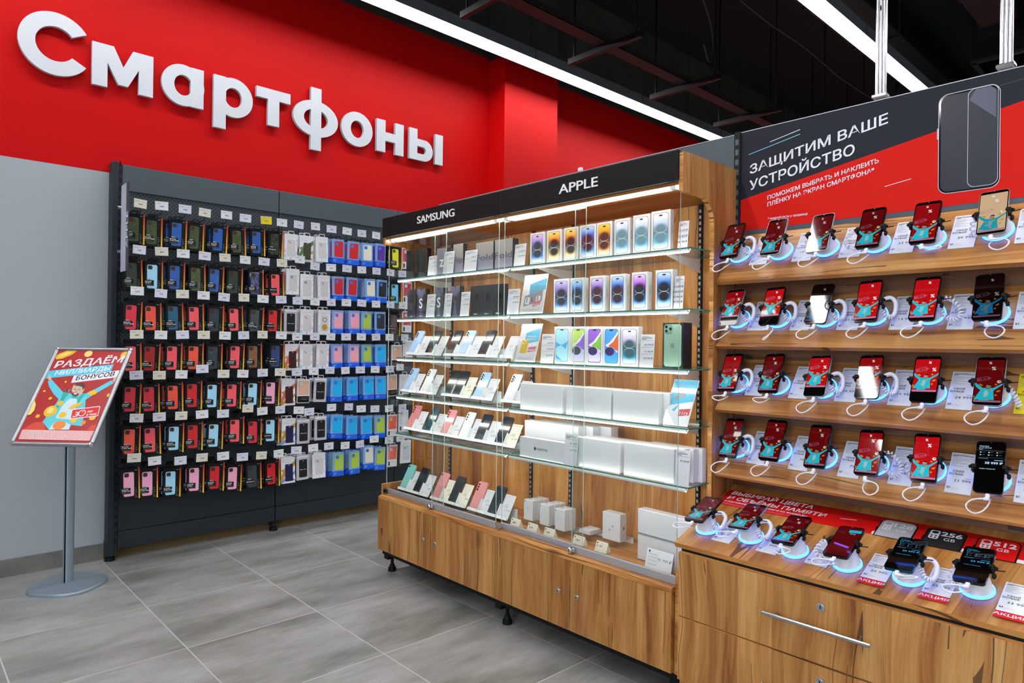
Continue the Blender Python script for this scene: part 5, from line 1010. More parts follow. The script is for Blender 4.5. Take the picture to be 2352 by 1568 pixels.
def mini_tag(b, price, w=.062, h=.042):
    b.add([(-w/2, 0, 0), (w/2, 0, 0), (w/2, .016, h), (-w/2, .016, h), (-w/2, .034, 0), (w/2, .034, 0)], [(0, 1, 2, 3), (3, 2, 5, 4), (0, 3, 4), (1, 5, 2)], 'paper_cream')
    old = b.T; b.T = Matrix(((1, 0, 0, 0), (0, 1, .016/h, 0), (0, 0, 1, 0), (0, 0, 0, 1))); apple(b, -w*.38, h*.82, .007, -.0004, 'ink'); b.box(-w*.2, w*.38, -.0005, -.0002, h*.82, h*.86, 'ink_faint'); b.text(price, w*.12, h*.46, .0085, -.0005, 'ink', al='r', bold=.02, res=1); b.box(-w*.4, w*.1, -.0005, -.0002, h*.14, h*.17, 'ink_faint'); b.T = old
ZF = SZ[5]
for k, (y, x, nb, nm, pr) in enumerate(((2.312, 2.275, 3, 'left', '2899.'), (2.198, 2.268, 3, 'middle', '2599.'), (2.090, 2.258, 2, 'right', '3499.'))):
    M = T(x-.004, y, ZF) @ R90
    t = thing('clear_riser', f'low clear riser under the {nm} group of small white accessory boxes', 'riser', M, 'clear risers in the glass case'); part('bent_sheet', riser, t, key='riser')
    for q in range(nb): solo('accessory_box', cached(('adapter', k > 0), lambda b: adapter(b, int(k > 0))), f'small white accessory box, {["front", "second", "rearmost"][q]} of the {nm} group, glass case floor', 'box', M @ T(.003+.004*q, .003+.0355*q, .0268), 'small white accessory boxes')
    b = MB(); mini_tag(b, pr); solo('price_tag', b.mesh('price_tag'), f'small cream tent price tag in front of the {nm} group of accessory boxes', 'price tag', T(2.195, y+.012-.0, ZF) @ R90, 'tent price tags on the case floor')
M = T(2.297, 1.976, ZF) @ R90; t = thing('clear_riser', 'low clear riser under the flat white box', 'riser', M, 'clear risers in the glass case'); part('bent_sheet', riser, t, key='riser')
solo('accessory_box', cached('flatbox', lambda b: (b.bbox(-.032, .032, 0, .075, 0, .018, 'box_white', .001), b.outline(rrect(.02, .008, .003, 2, 0, .009), .001, -.0004, 'print_faint'))), 'flat square white box lying on a riser beside the earphone box', 'box', M @ T(0, .003, .0268))
b = MB(); mini_tag(b, '1999.'); solo('price_tag', b.mesh('price_tag'), 'small tent price tag in front of the flat square white box', 'price tag', T(2.207, 1.937, ZF) @ R90, 'tent price tags on the case floor')
M = T(2.308, 1.836, ZF) @ R90; t = thing('clear_riser', 'low clear riser under the tall earphone box', 'riser', M, 'clear risers in the glass case'); part('bent_sheet', riser, t, key='riser')
def ear(b):
    w, h, d = .096, .118, .044; b.bbox(-w/2, w/2, 0, d, 0, h, 'box_white', .001)
    for x, z, g in ((-.008, .042, 1), (.008, .060, -1)): b.outline(ell(x, z, .006, .007, 12), .001, -.0004, 'print_grey'); b.line(x+.003*g, z-.004, x+.004*g, z-.022, .0026, -.0004, 'print_faint'); b.face(ell(x, z+.002, .0022, .003, 10), -.0006, 'ink')
    b.box(w/2, w/2+.0003, d*.45, d*.7, h*.42, h*.54, 'ink_grey')
solo('earphone_box', cached('ear', ear), 'tall white box printed with two earphones, standing on a clear riser', 'box', M @ T(0, .004, .0268) @ RZ(0))
b = MB(); mini_tag(b, '21 999.'); solo('price_tag', b.mesh('price_tag'), 'small tent price tag in front of the tall earphone box', 'price tag', T(2.213, 1.815, ZF) @ R90, 'tent price tags on the case floor')
def tablet(b):
    w, h, d = .262, .205, .045; b.bbox(-w/2, w/2, 0, d, 0, h, 'box_white', .0015); b.box(-w/2+.004, w/2, -.0014, 0, h*.50, h*.535, 'chrome'); b.face(ell(-w/2+.005, h*.5175, .003, h*.0175, 10), -.0015, 'chrome')
    b.box(-.03, .03, d*.4, d*.6, h, h+.0003, 'print_faint')
solo('tablet_box', cached('tablet', tablet), 'large white tablet box with a silver line across, right end of case floor', 'box', T(2.262, 1.532, ZF) @ RZ(-90-2), None)
def bigcard(b):
    w, h = .120, .080; b.add([(-w/2, 0, 0), (w/2, 0, 0), (w/2, .022, h), (-w/2, .022, h), (-w/2, .05, 0), (w/2, .05, 0)], [(0, 1, 2, 3), (3, 2, 5, 4)], 'paper')
    b.T = Matrix(((1, 0, 0, 0), (0, 1, .022/h, 0), (0, 0, 1, 0), (0, 0, 0, 1))); apple(b, -w*.40, h*.88, .009, -.0004, 'ink'); b.text('31 999 ₽', w*.46, h*.52, .011, -.0005, 'ink', al='r', bold=0, res=1, sx=1.1)
    for q in range(7): b.box(-w*.44, -w*(.08-.03*(q % 3)), -.0005, -.0002, h*.76-q*h*.075, h*.775-q*h*.075, 'ink_faint' if q % 2 else 'ink_grey')
solo('price_card', cached('bigcard', bigcard), 'wide white tent price card leaning before the large white tablet box', 'price card', T(2.182, 1.508, ZF) @ R90, 'tent price tags on the case floor')
# ================================================================== phone wall to the right of the case
XB, ZB, TH, CTH = 2.333, [1.564, 1.319, 1.077, 0.832], 52., 20.
GYL, GYR = 1.3605, .330
wallu = thing('phone_display_unit', 'oak display unit with four sloping phone shelves, a counter and drawers', 'display unit', T(2.3, .85, 0))
GI = T(-2.3, -.85, 0)
def gpart(n, fn, label=None): return part(n, fn, wallu, GI, label)
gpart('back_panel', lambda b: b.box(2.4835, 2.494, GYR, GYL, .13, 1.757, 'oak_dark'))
gpart('steel_back', lambda b: b.bbox(2.4945, 2.506, GYR, 1.348, .10, 2.165, 'rack_grey', .001))
def upr(b):
    b.box(2.484, 2.55, 1.3485, 1.3735, .06, 2.172, 'black_matte')
    for k in range(9): b.box(2.4832, 2.484, 1.354, 1.368, 1.80+k*.04, 1.822+k*.04, 'rack_grey')
gpart('upright', upr)
def board(b, x0, z0, th, s0, s1, t, mt, edge, y0=GYR, y1=GYL-.001):
    c, s = math.cos(math.radians(th)), math.sin(math.radians(th)); vs = []
    for y in (y0, y1):
        for q, d in ((s0, 0), (s1, 0), (s1, -t), (s0, -t)): vs.append((x0+c*q-s*d, y, z0+s*q+c*d))
    b.add(vs, [(0, 1, 5, 4), (2, 3, 7, 6), (1, 2, 6, 5), (0, 3, 2, 1), (4, 5, 6, 7)], mt); b.add(vs, [(3, 0, 4, 7)], edge)
for z in ZB: gpart('sloping_shelf', lambda b: board(b, XB, z, TH, 0, .243, .018, 'oak_y_board', 'oak_light'))
gpart('counter', lambda b: board(b, 2.07, .62, CTH, 0, .438, .018, 'oak_x_counter', 'oak_light'))
gpart('shadow_gap', lambda b: b.box(2.085, 2.482, GYR, 1.338, .585, .609, 'black_matte'))
gpart('drawer_case', lambda b: b.box(2.080, 2.4832, GYR, 1.338, .10, .588, 'oak_z'))
mat('handle', 'b4b7bd', rough=.25, metal=1.)
for k, (za, zc) in enumerate(((.373, .594), (.148, .369))):
    d = gpart('drawer', lambda b: (b.box(2.0585, 2.078, .352, 1.334, za, zc, 'oak_light'), b.box(2.058, 2.0585, .3535, 1.3325, za+.0015, zc-.0015, 'oak_z')))
    def lk(b):
        y, z = .840, (.545, .322)[k]; b.cyl((2.054, y, z), (2.058, y, z), .0125, .0135, 24, 'chrome'); b.cyl((2.052, y, z), (2.054, y, z), .009, .009, 20, 'alu'); b.box(2.0512, 2.0521, y-.0015, y+.0015, z-.005, z+.005, 'slot')
    part('lock', lk, d)
    def hd(b):
        z = (.486, .262)[k]; b.bbox(2.024, 2.033, .690, 1.012, z-.006, z+.006, 'handle', .003)
        for y in (.73, .972): b.cyl((2.03, y, z), (2.058, y, z), .005, .006, 12, 'handle')
    part('handle', hd, d)
gpart('plinth', lambda b: b.box(2.11, 2.48, GYR, 1.338, .0, .10, 'black_matte'))
# grey steel panel above the case, seen behind the header
solo('steel_panel', (lambda b: (b.bbox(2.4955, 2.506, 1.376, 3.348, .10, 2.166, 'rack_grey', .002), b.box(2.4955, 2.508, 1.376, 3.348, 2.166, 2.168, 'sign_edge'), b)[-1])(MB()).mesh('steel_panel'), 'grey steel back panel rising behind the black header of the glass case', 'panel')
solo('cable_clip', (lambda b: (b.bbox(2.494, 2.509, 2.19, 2.215, 2.1685, 2.187, 'white', .003), b)[-1])(MB()).mesh('cable_clip'), 'tiny white clip on the upper edge of the grey steel panel', 'clip')
# ---- the sign
SGX = 2.4935
sign = thing('wall_sign', 'large dark and red sign above the sloping phone shelves', 'sign', T(SGX, .85, 1.776))
def spt(y, z): return (.85-y, z-1.776)
def sgn(b):
    L, R = spt(1.3475, 0)[0], spt(.334, 0)[0]; H = .392; b.box(L, R, .0, .0008, 0, H, 'sign_dark')
    b.face([spt(1.3475, 1.776), spt(.334, 1.776), spt(.334, 2.084), spt(1.3475, 1.900)], -.0002, 'sign_red'); b.box(L, R, -.0006, .0008, H, H+.0025, 'sign_edge')
def stx(b):
    def tx(s, y0_, z0_, y1_, z1_, h, y, m='sign_white', bold=.022):
        a, c = spt(y0_, z0_), spt(y1_, z1_); b.text(s, a[0], a[1], h, y, m, bold=bold, fit=math.hypot(c[0]-a[0], c[1]-a[1]), rot=math.atan2(c[1]-a[1], c[0]-a[0]), shear=.17, res=4)
    tx('ЗАЩИТИМ ВАШЕ', 1.310, 1.997, .811, 2.084, .0345, -.0008); tx('УСТРОЙСТВО', 1.311, 1.933, .918, 2.000, .0365, -.0008)
    tx('ПОМОЖЕМ ВЫБРАТЬ И НАКЛЕИТЬ', 1.236, 1.885, .839, 1.955, .0155, -.0008); tx('ПЛЁНКУ НА ЭКРАН СМАРТФОНА*', 1.236, 1.859, .853, 1.925, .0155, -.0008)
    tx('* подробности у продавца', 1.235, 1.808, 1.082, 1.8075, .0085, -.0008, bold=.01)
def sgr(b):
    L = lambda y0_, z0_, y1_, z1_, w, m: b.line(*spt(y0_, z0_), *spt(y1_, z1_), w, -.0006, m)
    L(1.229, 2.107, 1.112, 2.129, .0022, 'sign_white'); L(1.315, 2.075, 1.112, 2.112, .0022, 'sign_cyan'); L(.820, 1.869, .739, 1.882, .0018, 'sign_white'); L(.888, 1.845, .775, 1.863, .0014, 'sign_shade')
def sph(b):
    cx, cz = spt(.578, 1.976); w, h = .158, .312; b.face(rrect(w+.008, h+.008, .028, 7, cx, cz), -.0008, 'sign_edge'); b.face(rrect(w+.004, h+.004, .026, 7, cx, cz), -.0010, 'black_gloss'); b.face(rrect(w-.006, h-.006, .022, 7, cx, cz), -.0013, 'sign_phone')
    b.box(cx-w/2-.0075, cx-w/2-.004, -.0009, 0, cz+.02, cz+.055, 'sign_edge')
    fx = cx+w/2-.041; o = rrect(.080, h-.004, .02, 7, fx, cz+.004); b.outline(o, .0014, -.0020, 'sign_edge'); b.face([(fx-.036, cz+.125), (fx-.02, cz+.155), (fx+.02, cz+.155), (fx+.034, cz+.14), (fx+.034, cz+.055)][::-1], -.0016, 'sign_glass')
    b.line(cx+w/2, cz+h/2-.006, spt(.36, 0)[0], cz+h/2+.004, .001, -.0006, 'sign_glass'); b.line(cx+w/2, cz-h/2+.02, spt(.36, 0)[0], cz-h/2+.024, .001, -.0006, 'sign_shade')
part('panel', lambda b: (sgn(b), stx(b), sgr(b)), sign, R90)
part('phone_picture', sph, sign, R90)
# ---- frames on the boards
def bframe(r, y, s):
    th = TH if r < 4 else CTH; x0, z0 = (XB, ZB[r]) if r < 4 else (2.07, .62); c, q = math.cos(math.radians(th)), math.sin(math.radians(th))
    return T(x0+c*s-q*.0006, y, z0+q*s+c*.0006) @ R90 @ RX(-(90-th))
# ---- screens
def scr(name, col, k): mat(name, '050505', rough=.05, spec=.45, emit=col, es=k)
LV = {'bright': (1., 1., 1.), 'mid': (.55, .95, .8), 'dim': (.22, .85, .55), 'night': (.008, .45, .25), 'glare': (.9, .6, .8)}  # glare: a lamp reflection painted into the screen's own glow
for l, (a, c, w) in LV.items():
    scr('scr_red_'+l, 'cc0c16' if l != 'glare' else 'e8c49a', .80*a); scr('scr_cyan_'+l, '1fd0e8' if l != 'night' else '1a8fd0', .80*c); scr('scr_shirt_'+l, '9fdcf0', .75*c*(1 if l != 'night' else .5)); scr('scr_white_'+l, 'ffffff', .95*w); scr('scr_gold_'+l, 'e8b02a', .75*max(.3, w)); scr('scr_skin_'+l, 'c8a090', .7*max(.12, w)); scr('scr_pink_'+l, 'd89ac0', .65*w); scr('scr_hair_'+l, '2a1a16', .4*w)
scr('scr_off', '000000', 0); scr('scr_text', 'bfe6ff', .95); scr('scr_text_blue', '3fb0e8', .75); scr('scr_line', '7f9ab0', .5); scr('scr_violet', '9a5cff', .9); scr('scr_maroon', '8c0c14', .35)
def man(b, cx, cz, S, y, l, band):
    """figure with raised arms, S = arm span"""
    Q = lambda *p: [(cx+(a-703)/535*S, cz-(c-700)/535*S) for a, c in p][::-1]
    put = lambda p, d, m: b.face(p, y-d*.00005, f'scr_{m}_{l}')
    put(Q((440, 560), (462, 552), (600, 678), (650, 672), (700, 705), (750, 672), (795, 672), (958, 552), (972, 585), (838, 700), (802, 740), (830, 970), (730, 972), (725, 1008), (540, 1008), (540, 962), (455, 980), (458, 960), (560, 735), (480, 655), (435, 600)), 1, 'cyan')
    put(Q((640, 740), (715, 740), (712, 870), (640, 912), (628, 850)), 2, 'shirt')
    put(Q((660, 600), (690, 585), (745, 595), (750, 650), (725, 695), (690, 695), (660, 665)), 2, 'skin'); put(Q((665, 600), (690, 574), (745, 578), (750, 620), (735, 605), (690, 600)), 3, 'hair'); put(Q((668, 668), (735, 668), (722, 697), (690, 697)), 3, 'hair'); put(Q((685, 676), (718, 676), (712, 686), (690, 686)), 4, 'white')
    put(Q((432, 565), (440, 545), (458, 540), (465, 556)), 2, 'skin'); put(Q((955, 553), (962, 530), (978, 540), (975, 575)), 2, 'skin')
    for a, c, r1, r2, ro in ((555, 597, 42, 18, -.5), (840, 580, 24, 20, .3), (590, 755, 18, 18, 0), (730, 742, 40, 16, .7), (600, 855, 22, 20, 0), (688, 925, 24, 22, 0), (895, 748, 42, 20, .5), (855, 850, 22, 22, .4), (430, 905, 36, 40, .2), (790, 920, 12, 12, 0)):
        p = Q((a, c))[0]; b.face(ell(p[0], p[1], r1/535*S, r2/535*S, 10, ro), y-.0003, 'scr_gold_'+l)
def screen(b, w, h, kind, l):
    y = -.00425; sw, sh = w-.005, h-.010; top = sh/2; bot = -sh/2
    P = rrect(sw, sh, .005, 4)
    if kind in ('price', 'price2', 'price3'):
        b.face(P, y, 'scr_off'); m = 'scr_text' if kind == 'price' else 'scr_text_blue'; X = -sw*.42; k = {'price': ('38 999 ₽', .30), 'price2': ('25 999 ₽', .30), 'price3': ('33 999 ₽', .24)}[kind]
        b.text('Смартфон', X, sh*.42, .0035, y-.0002, m, res=1); b.text('10 Lite 8/256GB', X, sh*.385, .0034, y-.0002, m, res=1); b.text('Black', X, sh*.355, .003, y-.0002, m, res=1)
        for zz in (.335, .19): b.box(X, sw*.45, y-.0002, y-.0001, sh*zz, sh*zz+.0005, 'scr_line')
        for i in range(2):
            for j in range(3): b.face(ell(X+.004+j*sw*.30, sh*(.30-.055*i), .0020, .0018, 8), y-.0002, m); b.box(X+.008+j*sw*.30, X+.015+j*sw*.30, y-.0002, y-.0001, sh*(.30-.055*i), sh*(.30-.055*i)+.0009, 'scr_line')
        b.box(X, X+.022, y-.0002, y-.0001, sh*.165, sh*.175, 'scr_line'); b.box(sw*.15, sw*.45, y-.0002, y-.0001, sh*.135, sh*.145, m)
        b.text(k[0], sw*.46, sh*.06, .0068, y-.0002, m, al='r', bold=.04, res=2, sx=1.25); b.text('Узнай о товаре всё', sw*.2, -sh*.05, .003, y-.0002, m, al='r', bold=.02, res=1); return
    if kind == 'plain':
        b.face(P, y, 'scr_maroon'); b.face([(-sw*.02, top-.028), (sw*.48, top-.026), (sw*.48, top-.012), (-sw*.04, top-.014)], y-.0001, 'scr_cyan_dim'); b.text('ПИ ЗЕ', sw*.06, top-.036, .004, y-.0002, 'scr_text', res=1); b.face([(-sw*.32, -.012), (sw*.34, -.026), (sw*.32, -.034), (-sw*.34, -.020)], y-.0001, 'scr_violet'); return
    b.face(P, y, 'scr_off'); band = .030 if kind == 'band' else .0045
    b.face(rrect(sw-.001, sh-band-.006, .001, 1, 0, band/2-.003), y-.0001, 'scr_red_'+l)
    S = sw*.98; z0 = bot+band; cz = z0+.0075+.58*S
    if kind == 'low': S = sw*1.02; cz = z0+.0055+.55*S
    b2 = MB(); man(b2, 0, cz, S, y-.0002, l, band)
    lim = (sw-.001)/2
    for f_, k_ in zip(b2.f, b2.fm): b.add([(max(-lim, min(lim, b2.v[i][0])), b2.v[i][1], max(z0+.001, b2.v[i][2])) for i in f_], [tuple(range(len(f_)))], b2.mats[k_])
    rnd = random.Random(5); x = -lim+.001
    b.face([(-lim+.0005, z0+.0006), (lim-.0005, z0+.0006), (lim-.0005, z0+.0065), (-lim+.0005, z0+.0065)], y-.00045, 'scr_pink_'+l)
    W_ = 'scr_white_'+l
    b.text('%', sw*.10 if kind != 'low' else sw*.12, top-.022 if kind != 'low' else top-.040, .0085 if kind != 'low' else .0115, y-.0004, W_, al='c', bold=.03, res=2)
    if kind != 'low': b.text('%', sw*.30, cz+S*.40, .0125, y-.0004, W_, al='c', bold=.02, res=2)
    else: b.text('%', -sw*.02, top-.020, .008, y-.0004, W_, al='c', bold=.03, res=2); b.face(ell(sw*.36, cz+S*.36, .0052, .0048, 12), y-.0004, W_); b.face(ell(sw*.38, cz+S*.37, .003, .003, 10), y-.0005, 'scr_gold_'+l)
    bx, bz = -sw*.22, cz+S*.48; a = .22; C_, S_ = math.cos(a), math.sin(a)
    R = [(bx+p*C_-q*S_, bz+p*S_+q*C_) for p, q in rrect(sw*.44, .0115, .002, 2)]; b.outline(R, .0011, y-.0004, 'scr_pink_'+l); b.text('30', bx-sw*.17, bz-.006, .0068, y-.0004, 'scr_pink_'+l, bold=.01, res=1, rot=a); b.text('лет в топе', bx+sw*.0, bz-.002, .003, y-.0004, 'scr_pink_'+l, bold=.03, res=1, rot=a)
SPEC = [  # kind, level, frame colour, words
 [('low', 'dim', 'black', 'dim'), ('low', 'dim', 'silver', 'dim'), ('low', 'dim', 'silver', 'dim'), ('low', 'dim', 'black', 'dim'), ('low', 'mid', 'black', 'bright'), ('low', 'glare', 'silver', 'washed out')],
 [('band', 'mid', 'silver', 'red'), ('band', 'bright', 'black', 'bright red'), ('full', 'night', 'black', 'nearly black'), ('full', 'bright', 'black', 'bright red'), ('full', 'bright', 'black', 'bright red'), ('full', 'night', 'black', 'black')],
 [('full', 'mid', 'black', 'red'), ('low', 'dim', 'black', 'dark red'), ('band', 'bright', 'silver', 'bright red'), ('band', 'mid', 'black', 'red'), ('band', 'bright', 'black', 'bright red'), ('low', 'dim', 'silver', 'dark red')],
 [('low', 'dim', 'teal', 'dark red'), ('low', 'dim', 'black', 'dark red'), ('low', 'dim', 'teal', 'dark red'), ('low', 'mid', 'black', 'red'), ('low', 'bright', 'black', 'bright red'), ('price', 'dim', 'black', 'black price')],
 [('full', 'dim', 'black', 'dark red'), ('low', 'dim', 'blue', 'dark red'), ('low', 'dim', 'black', 'dark red'), ('plain', 'dim', 'black', 'plain dark red'), ('price2', 'dim', 'teal', 'black price'), ('price3', 'dim', 'black', 'black price')]]
CORD = ['RllL.l', 'RRRRB.', 'R.RR.D', 'R..Bl.', 'RR.LRl']
PLUG = ['aaaabc', 'adaaac', 'eeaaaa', 'aaacaa', 'aacaba']
PRICE = [['13 999', '19 999', '23 999', '33 999', '39 999', '56 999', '49 999'], ['14 999', '14 999', '23 999', '14 999', '19 999', '41 999'], ['9999', '9999', '18 999', '19 999', '24 999', '32 999'], ['5999', '7999', '7999', '8999', '11 999', '21 999'], ['41 999.', '9999.', '14 999.', '25 999.', '25 999.', '33 999.']]
for k, c in dict(black=('08080a', .15, 0), silver=('b8bac0', .4, .7), teal=('0f5a6a', .2, .7), blue=('9ac4e8', .25, .5)).items(): mat('edge_'+k, c[0], rough=c[1], metal=c[2])
def phone_body(b, w, h, edge):
    b.prism(rrect(w, h, .010, 6), -.004, .004, 'black_gloss', 'edge_'+edge, 'edge_'+edge); b.box(w/2, w/2+.0008, -.001, .001, h*.14, h*.24, 'edge_'+edge)
    b.outline(rrect(w, h, .010, 6), .0007, -.00408, 'edge_'+edge); b.face(ell(0, h/2-.0032, .0013, .0013, 8), -.0043, 'edge_blue')
def cone(b, d): b.lathe([(.0, 0), (.041, 0), (.041, .003), (.0385, .0035), (.0385, .0095), (.0375, .010), (.0325, d*.5), (.0265, d*.82), (.0265, d-.010), (.0, d-.010)], 30, 'stand_white')
def lring(b): b.lathe([(.0387, .0022), (.0418, .0026), (.0418, .0092), (.0387, .0098)], 36, 'ring')
def clamp(b, w):
    b.bbox(-w/2-.006, w/2+.006, .0052, .0095, -.014, .004, 'black', .001); b.cyl((0, .0095, -.005), (0, .016, -.005), .018, .018, 16, 'black')
    for s in (-1, 1):
        b.bbox(min(s*(w/2+.0012), s*(w/2+.008)), max(s*(w/2+.0012), s*(w/2+.008)), -.0085, .010, -.016, .006, 'black', .002); b.bbox(min(s*(w/2-.005), s*(w/2+.008)), max(s*(w/2-.005), s*(w/2+.008)), -.0095, -.0052, -.006, .006, 'black', .0015)
        b.cyl((s*(w/2+.007), -.002, 0), (s*(w/2+.014), .002, 0), .006, .0045, 10, 'black')
    b.cyl((w/2+.008, .004, -.002), (w/2+.030, .006, .002), .0016, .0016, 6, 'black'); b.bbox(w/2+.004, w/2+.013, .004, .016, -.028, -.012, 'black', .003)
def coil(b, path, turns=13, R=.0062, r=.0026):
    P = spline(path, 10); L = len(P); pts = []; N = turns*10; a = None
    for i in range(N+1):
        t = i/N*(L-1); k = min(int(t), L-2); p = P[k].lerp(P[k+1], t-k); d = (P[k+1]-P[k]).normalized()
        a = d.orthogonal().normalized() if a is None else (a-d*a.dot(d)).normalized(); c = d.cross(a); g = 2*PI*turns*i/N
        pts.append(p+(a*math.cos(g)+c*math.sin(g))*R)
    b.tube(pts, r, 5, 'cord')
def cord(b, k):
    if k == 'R': b.tube(spline([(.022, -.062, .0), (.052, -.064, .024), (.070, -.052, .018), (.074, -.04, -.012), (.068, -.034, -.030)], 6), .0068, 8, 'cord'); coil(b, [(.068, -.034, -.030), (.056, -.042, -.038), (.044, -.052, -.026), (.036, -.058, -.006)], 8)
    elif k == 'B': coil(b, [(.030, -.062, .010), (.058, -.058, .016), (.084, -.046, -.004), (.090, -.032, -.030), (.072, -.028, -.044), (.048, -.034, -.030), (.036, -.048, -.012)], 19)
    elif k in 'Ll': 
        m = 1.25 if k == 'L' else .85; coil(b, [(-.030, -.060, .010), (-.052*m, -.058, .010), (-.064*m, -.046, -.012), (-.058*m, -.036, -.036), (-.036, -.034, -.044), (-.018, -.040, -.040)], 12 if k == 'L' else 9)
    elif k == 'D': coil(b, [(.034, -.058, .0), (.050, -.050, -.012), (.062, -.036, -.030), (.070, -.022, -.046)], 8)
def plug(b, k, h):
    z = -h/2; b.bbox(-.0055, .0055, -.0035, .0035, z-.014, z-.0004, 'cord', .002)
    sx = -1 if k in 'ade' else 1
    b.bbox(min(-sx*.005, sx*.012), max(-sx*.005, sx*.012), -.0042, .0042, z-.021, z-.0125, 'cord', .003); b.cyl((sx*.012, 0, z-.0168), (sx*.023, -.001, z-.0185), .0030, .0020, 10, 'cord')
    if k == 'd': q = [(.022, -.002, -.018), (.026, -.006, -.028), (.020, -.010, -.045), (.010, -.010, -.062), (.003, -.010, -.068), (-.002, -.008, -.062), (.008, .0, -.044), (.010, .010, -.03), (.006, .02, -.012)]; sx = 1
    elif k == 'e': q = [(-.023, -.001, -.0185), (-.036, -.004, -.020), (-.044, -.008, -.026), (-.036, -.010, -.036), (-.018, -.008, -.042), (-.008, .004, -.032), (-.003, .012, -.022), (.0, .022, -.008)]
    elif k == 'b': q = [(sx*.023, -.001, -.0185), (sx*.042, -.006, -.020), (sx*.058, -.010, -.026), (sx*.050, -.008, -.030), (sx*.03, .0, -.026), (sx*.012, .010, -.020), (0, .022, -.008)]
    else: q = [(sx*.023, -.001, -.0185), (sx*.038, -.004, -.026), (sx*.047, -.010, -.042), (sx*.042, -.012, -.058), (sx*.026, -.012, -.067), (sx*.010, -.010, -.060), (0, -.004, -.044), (-sx*.003, .008, -.026), (-sx*.002, .022, -.008)]
    b.tube(spline([(x, y, z+w_) for x, y, w_ in q], 6), .0020, 8, 'cord')
ROWN = ['top sloping shelf', 'second sloping shelf', 'third sloping shelf', 'lowest sloping shelf', 'counter']
for idx, (r, th_, w, h, sk, x, y, z) in enumerate(PHONES):
    i = idx % 6; kind, lv, fr, word = SPEC[r][i]
    w = .0725 if r < 4 else .074; h = .161; sk = min(sk, .06); th = 59 if r < 4 else 21
    yy = y; M = T(x, yy, z) @ R90 @ RY(-math.degrees(sk)) @ RX(-(90-th))
    pos = f'{nth(i, 6)}, {ROWN[r]}'
    look = {'price': 'black screen showing 38 999', 'price2': 'black screen showing 25 999', 'price3': 'black screen showing 33 999', 'plain': 'plain dark red screen with a turquoise band'}.get(kind, f'{word} advert screen')
    t = thing('smartphone', f'smartphone with {look}, {pos}', 'phone', M, 'live phones on the display unit')
    part('body', lambda b: phone_body(b, w, h, fr), t, key=('phone_body', round(w, 4), fr))
    part('screen', lambda b: screen(b, w, h, kind, lv), t, key=('screen', round(w, 4), kind, lv))
    # the stand below it, at right angles to the board
    th0 = TH if r < 4 else CTH; c, s = math.cos(math.radians(th0)), math.sin(math.radians(th0)); x0, z0 = (XB, ZB[r]) if r < 4 else (2.07, .62)
    sl = (x-x0)*c+(z-z0)*s; d = -(x-x0)*s+(z-z0)*c
    BF = bframe(r, yy, sl); st_ = thing('phone_stand', f'white cone phone stand with blue ring, {pos}', 'phone stand', BF, 'ring lit phone stands')
    part('cone', lambda b: cone(b, d-.006), st_, key=('cone', round(d, 3)))
    part('light_ring', lring, st_, key='light_ring')
    part('clamp', lambda b: clamp(b, w), st_, BF.inverted() @ M, key=('clamp', round(w, 4)))
    k = CORD[r][i]
    if k != '.': part('coiled_cord', lambda b: cord(b, k), st_, key=('cord', k))
    part('charging_cable', lambda b: plug(b, PLUG[r][i], h), st_, BF.inverted() @ M, key=('plug', PLUG[r][i]))
# ---- price cards lying on the boards
def pcard(b, price, m, sale):
    w, h = (.068, .141) if not sale else (.069, .128); b.box(-w/2, w/2, .0, .0022, 0, h, 'acrylic_edge', front=m); y = -.0003
    Bx = lambda x0, x1, za, zc, k: b.box(x0, x1, y-.0001, y, za, zc, k)
    Bx(-w*.44, w*.15, h*.952, h*.962, 'ink_grey'); Bx(-w*.44, w*.36, h*.925, h*.937, 'ink'); Bx(-w*.44, -w*.25, h*.905, h*.914, 'ink')
    for q in range(7): Bx(-w*.44, (-.05, .2, .0, -.1, .12, -.22, .05)[q]*w, h*(.87-q*.034), h*(.877-q*.034), 'ink_grey')
    Bx(w*.20, w*.44, h*.72, h*.727, 'ink_faint'); Bx(w*.26, w*.44, h*.66, h*.667, 'ink_faint')
    b.text('УЗНАЙ', w*.10, h*.515, .0066, y-.0001, 'ink', al='r', bold=.03, res=1, fit=.029); b.text('БОЛЬШЕ', w*.10, h*.445, .0066, y-.0001, 'ink', al='r', bold=.03, res=1, fit=.037)
    Bx(-w*.40, -w*.15, h*.40, h*.405, 'ink_faint'); Bx(w*.2, w*.44, h*.37, h*.38, 'ink_grey'); b.text(price, w*.43, h*.275, .0098, y-.0001, 'ink', al='r', bold=.0, res=2, sx=1.2)
    b.text('М.', -w*.43, h*.10, .0075, y-.0001, 'ink', bold=.03, res=1)
    for q in range(3): Bx(-w*.25, w*(.02+.06*(q % 2)), h*(.125-q*.022), h*(.13-q*.022), 'ink_faint')
    if sale:
        b.add([(-w/2, 0, 0), (w/2, 0, 0), (w/2, -.004, -.030), (-w/2, -.004, -.030), (-w/2, .0022, 0), (w/2, .0022, 0), (w/2, -.002, -.030), (-w/2, -.002, -.030)], [(0, 3, 2, 1), (4, 5, 6, 7), (2, 3, 7, 6), (0, 4, 7, 3), (1, 2, 6, 5)], 'badge_red')
        b.T = Matrix(((1, 0, 0, 0), (0, 1, .004/.030, 0), (0, 0, 1, 0), (0, 0, 0, 1))); b.text('АКЦИЯ', 0, -.0215, .0125, -.0006, 'white', al='c', bold=.03, res=2, sx=1.25); b.T = None
cnt = {}
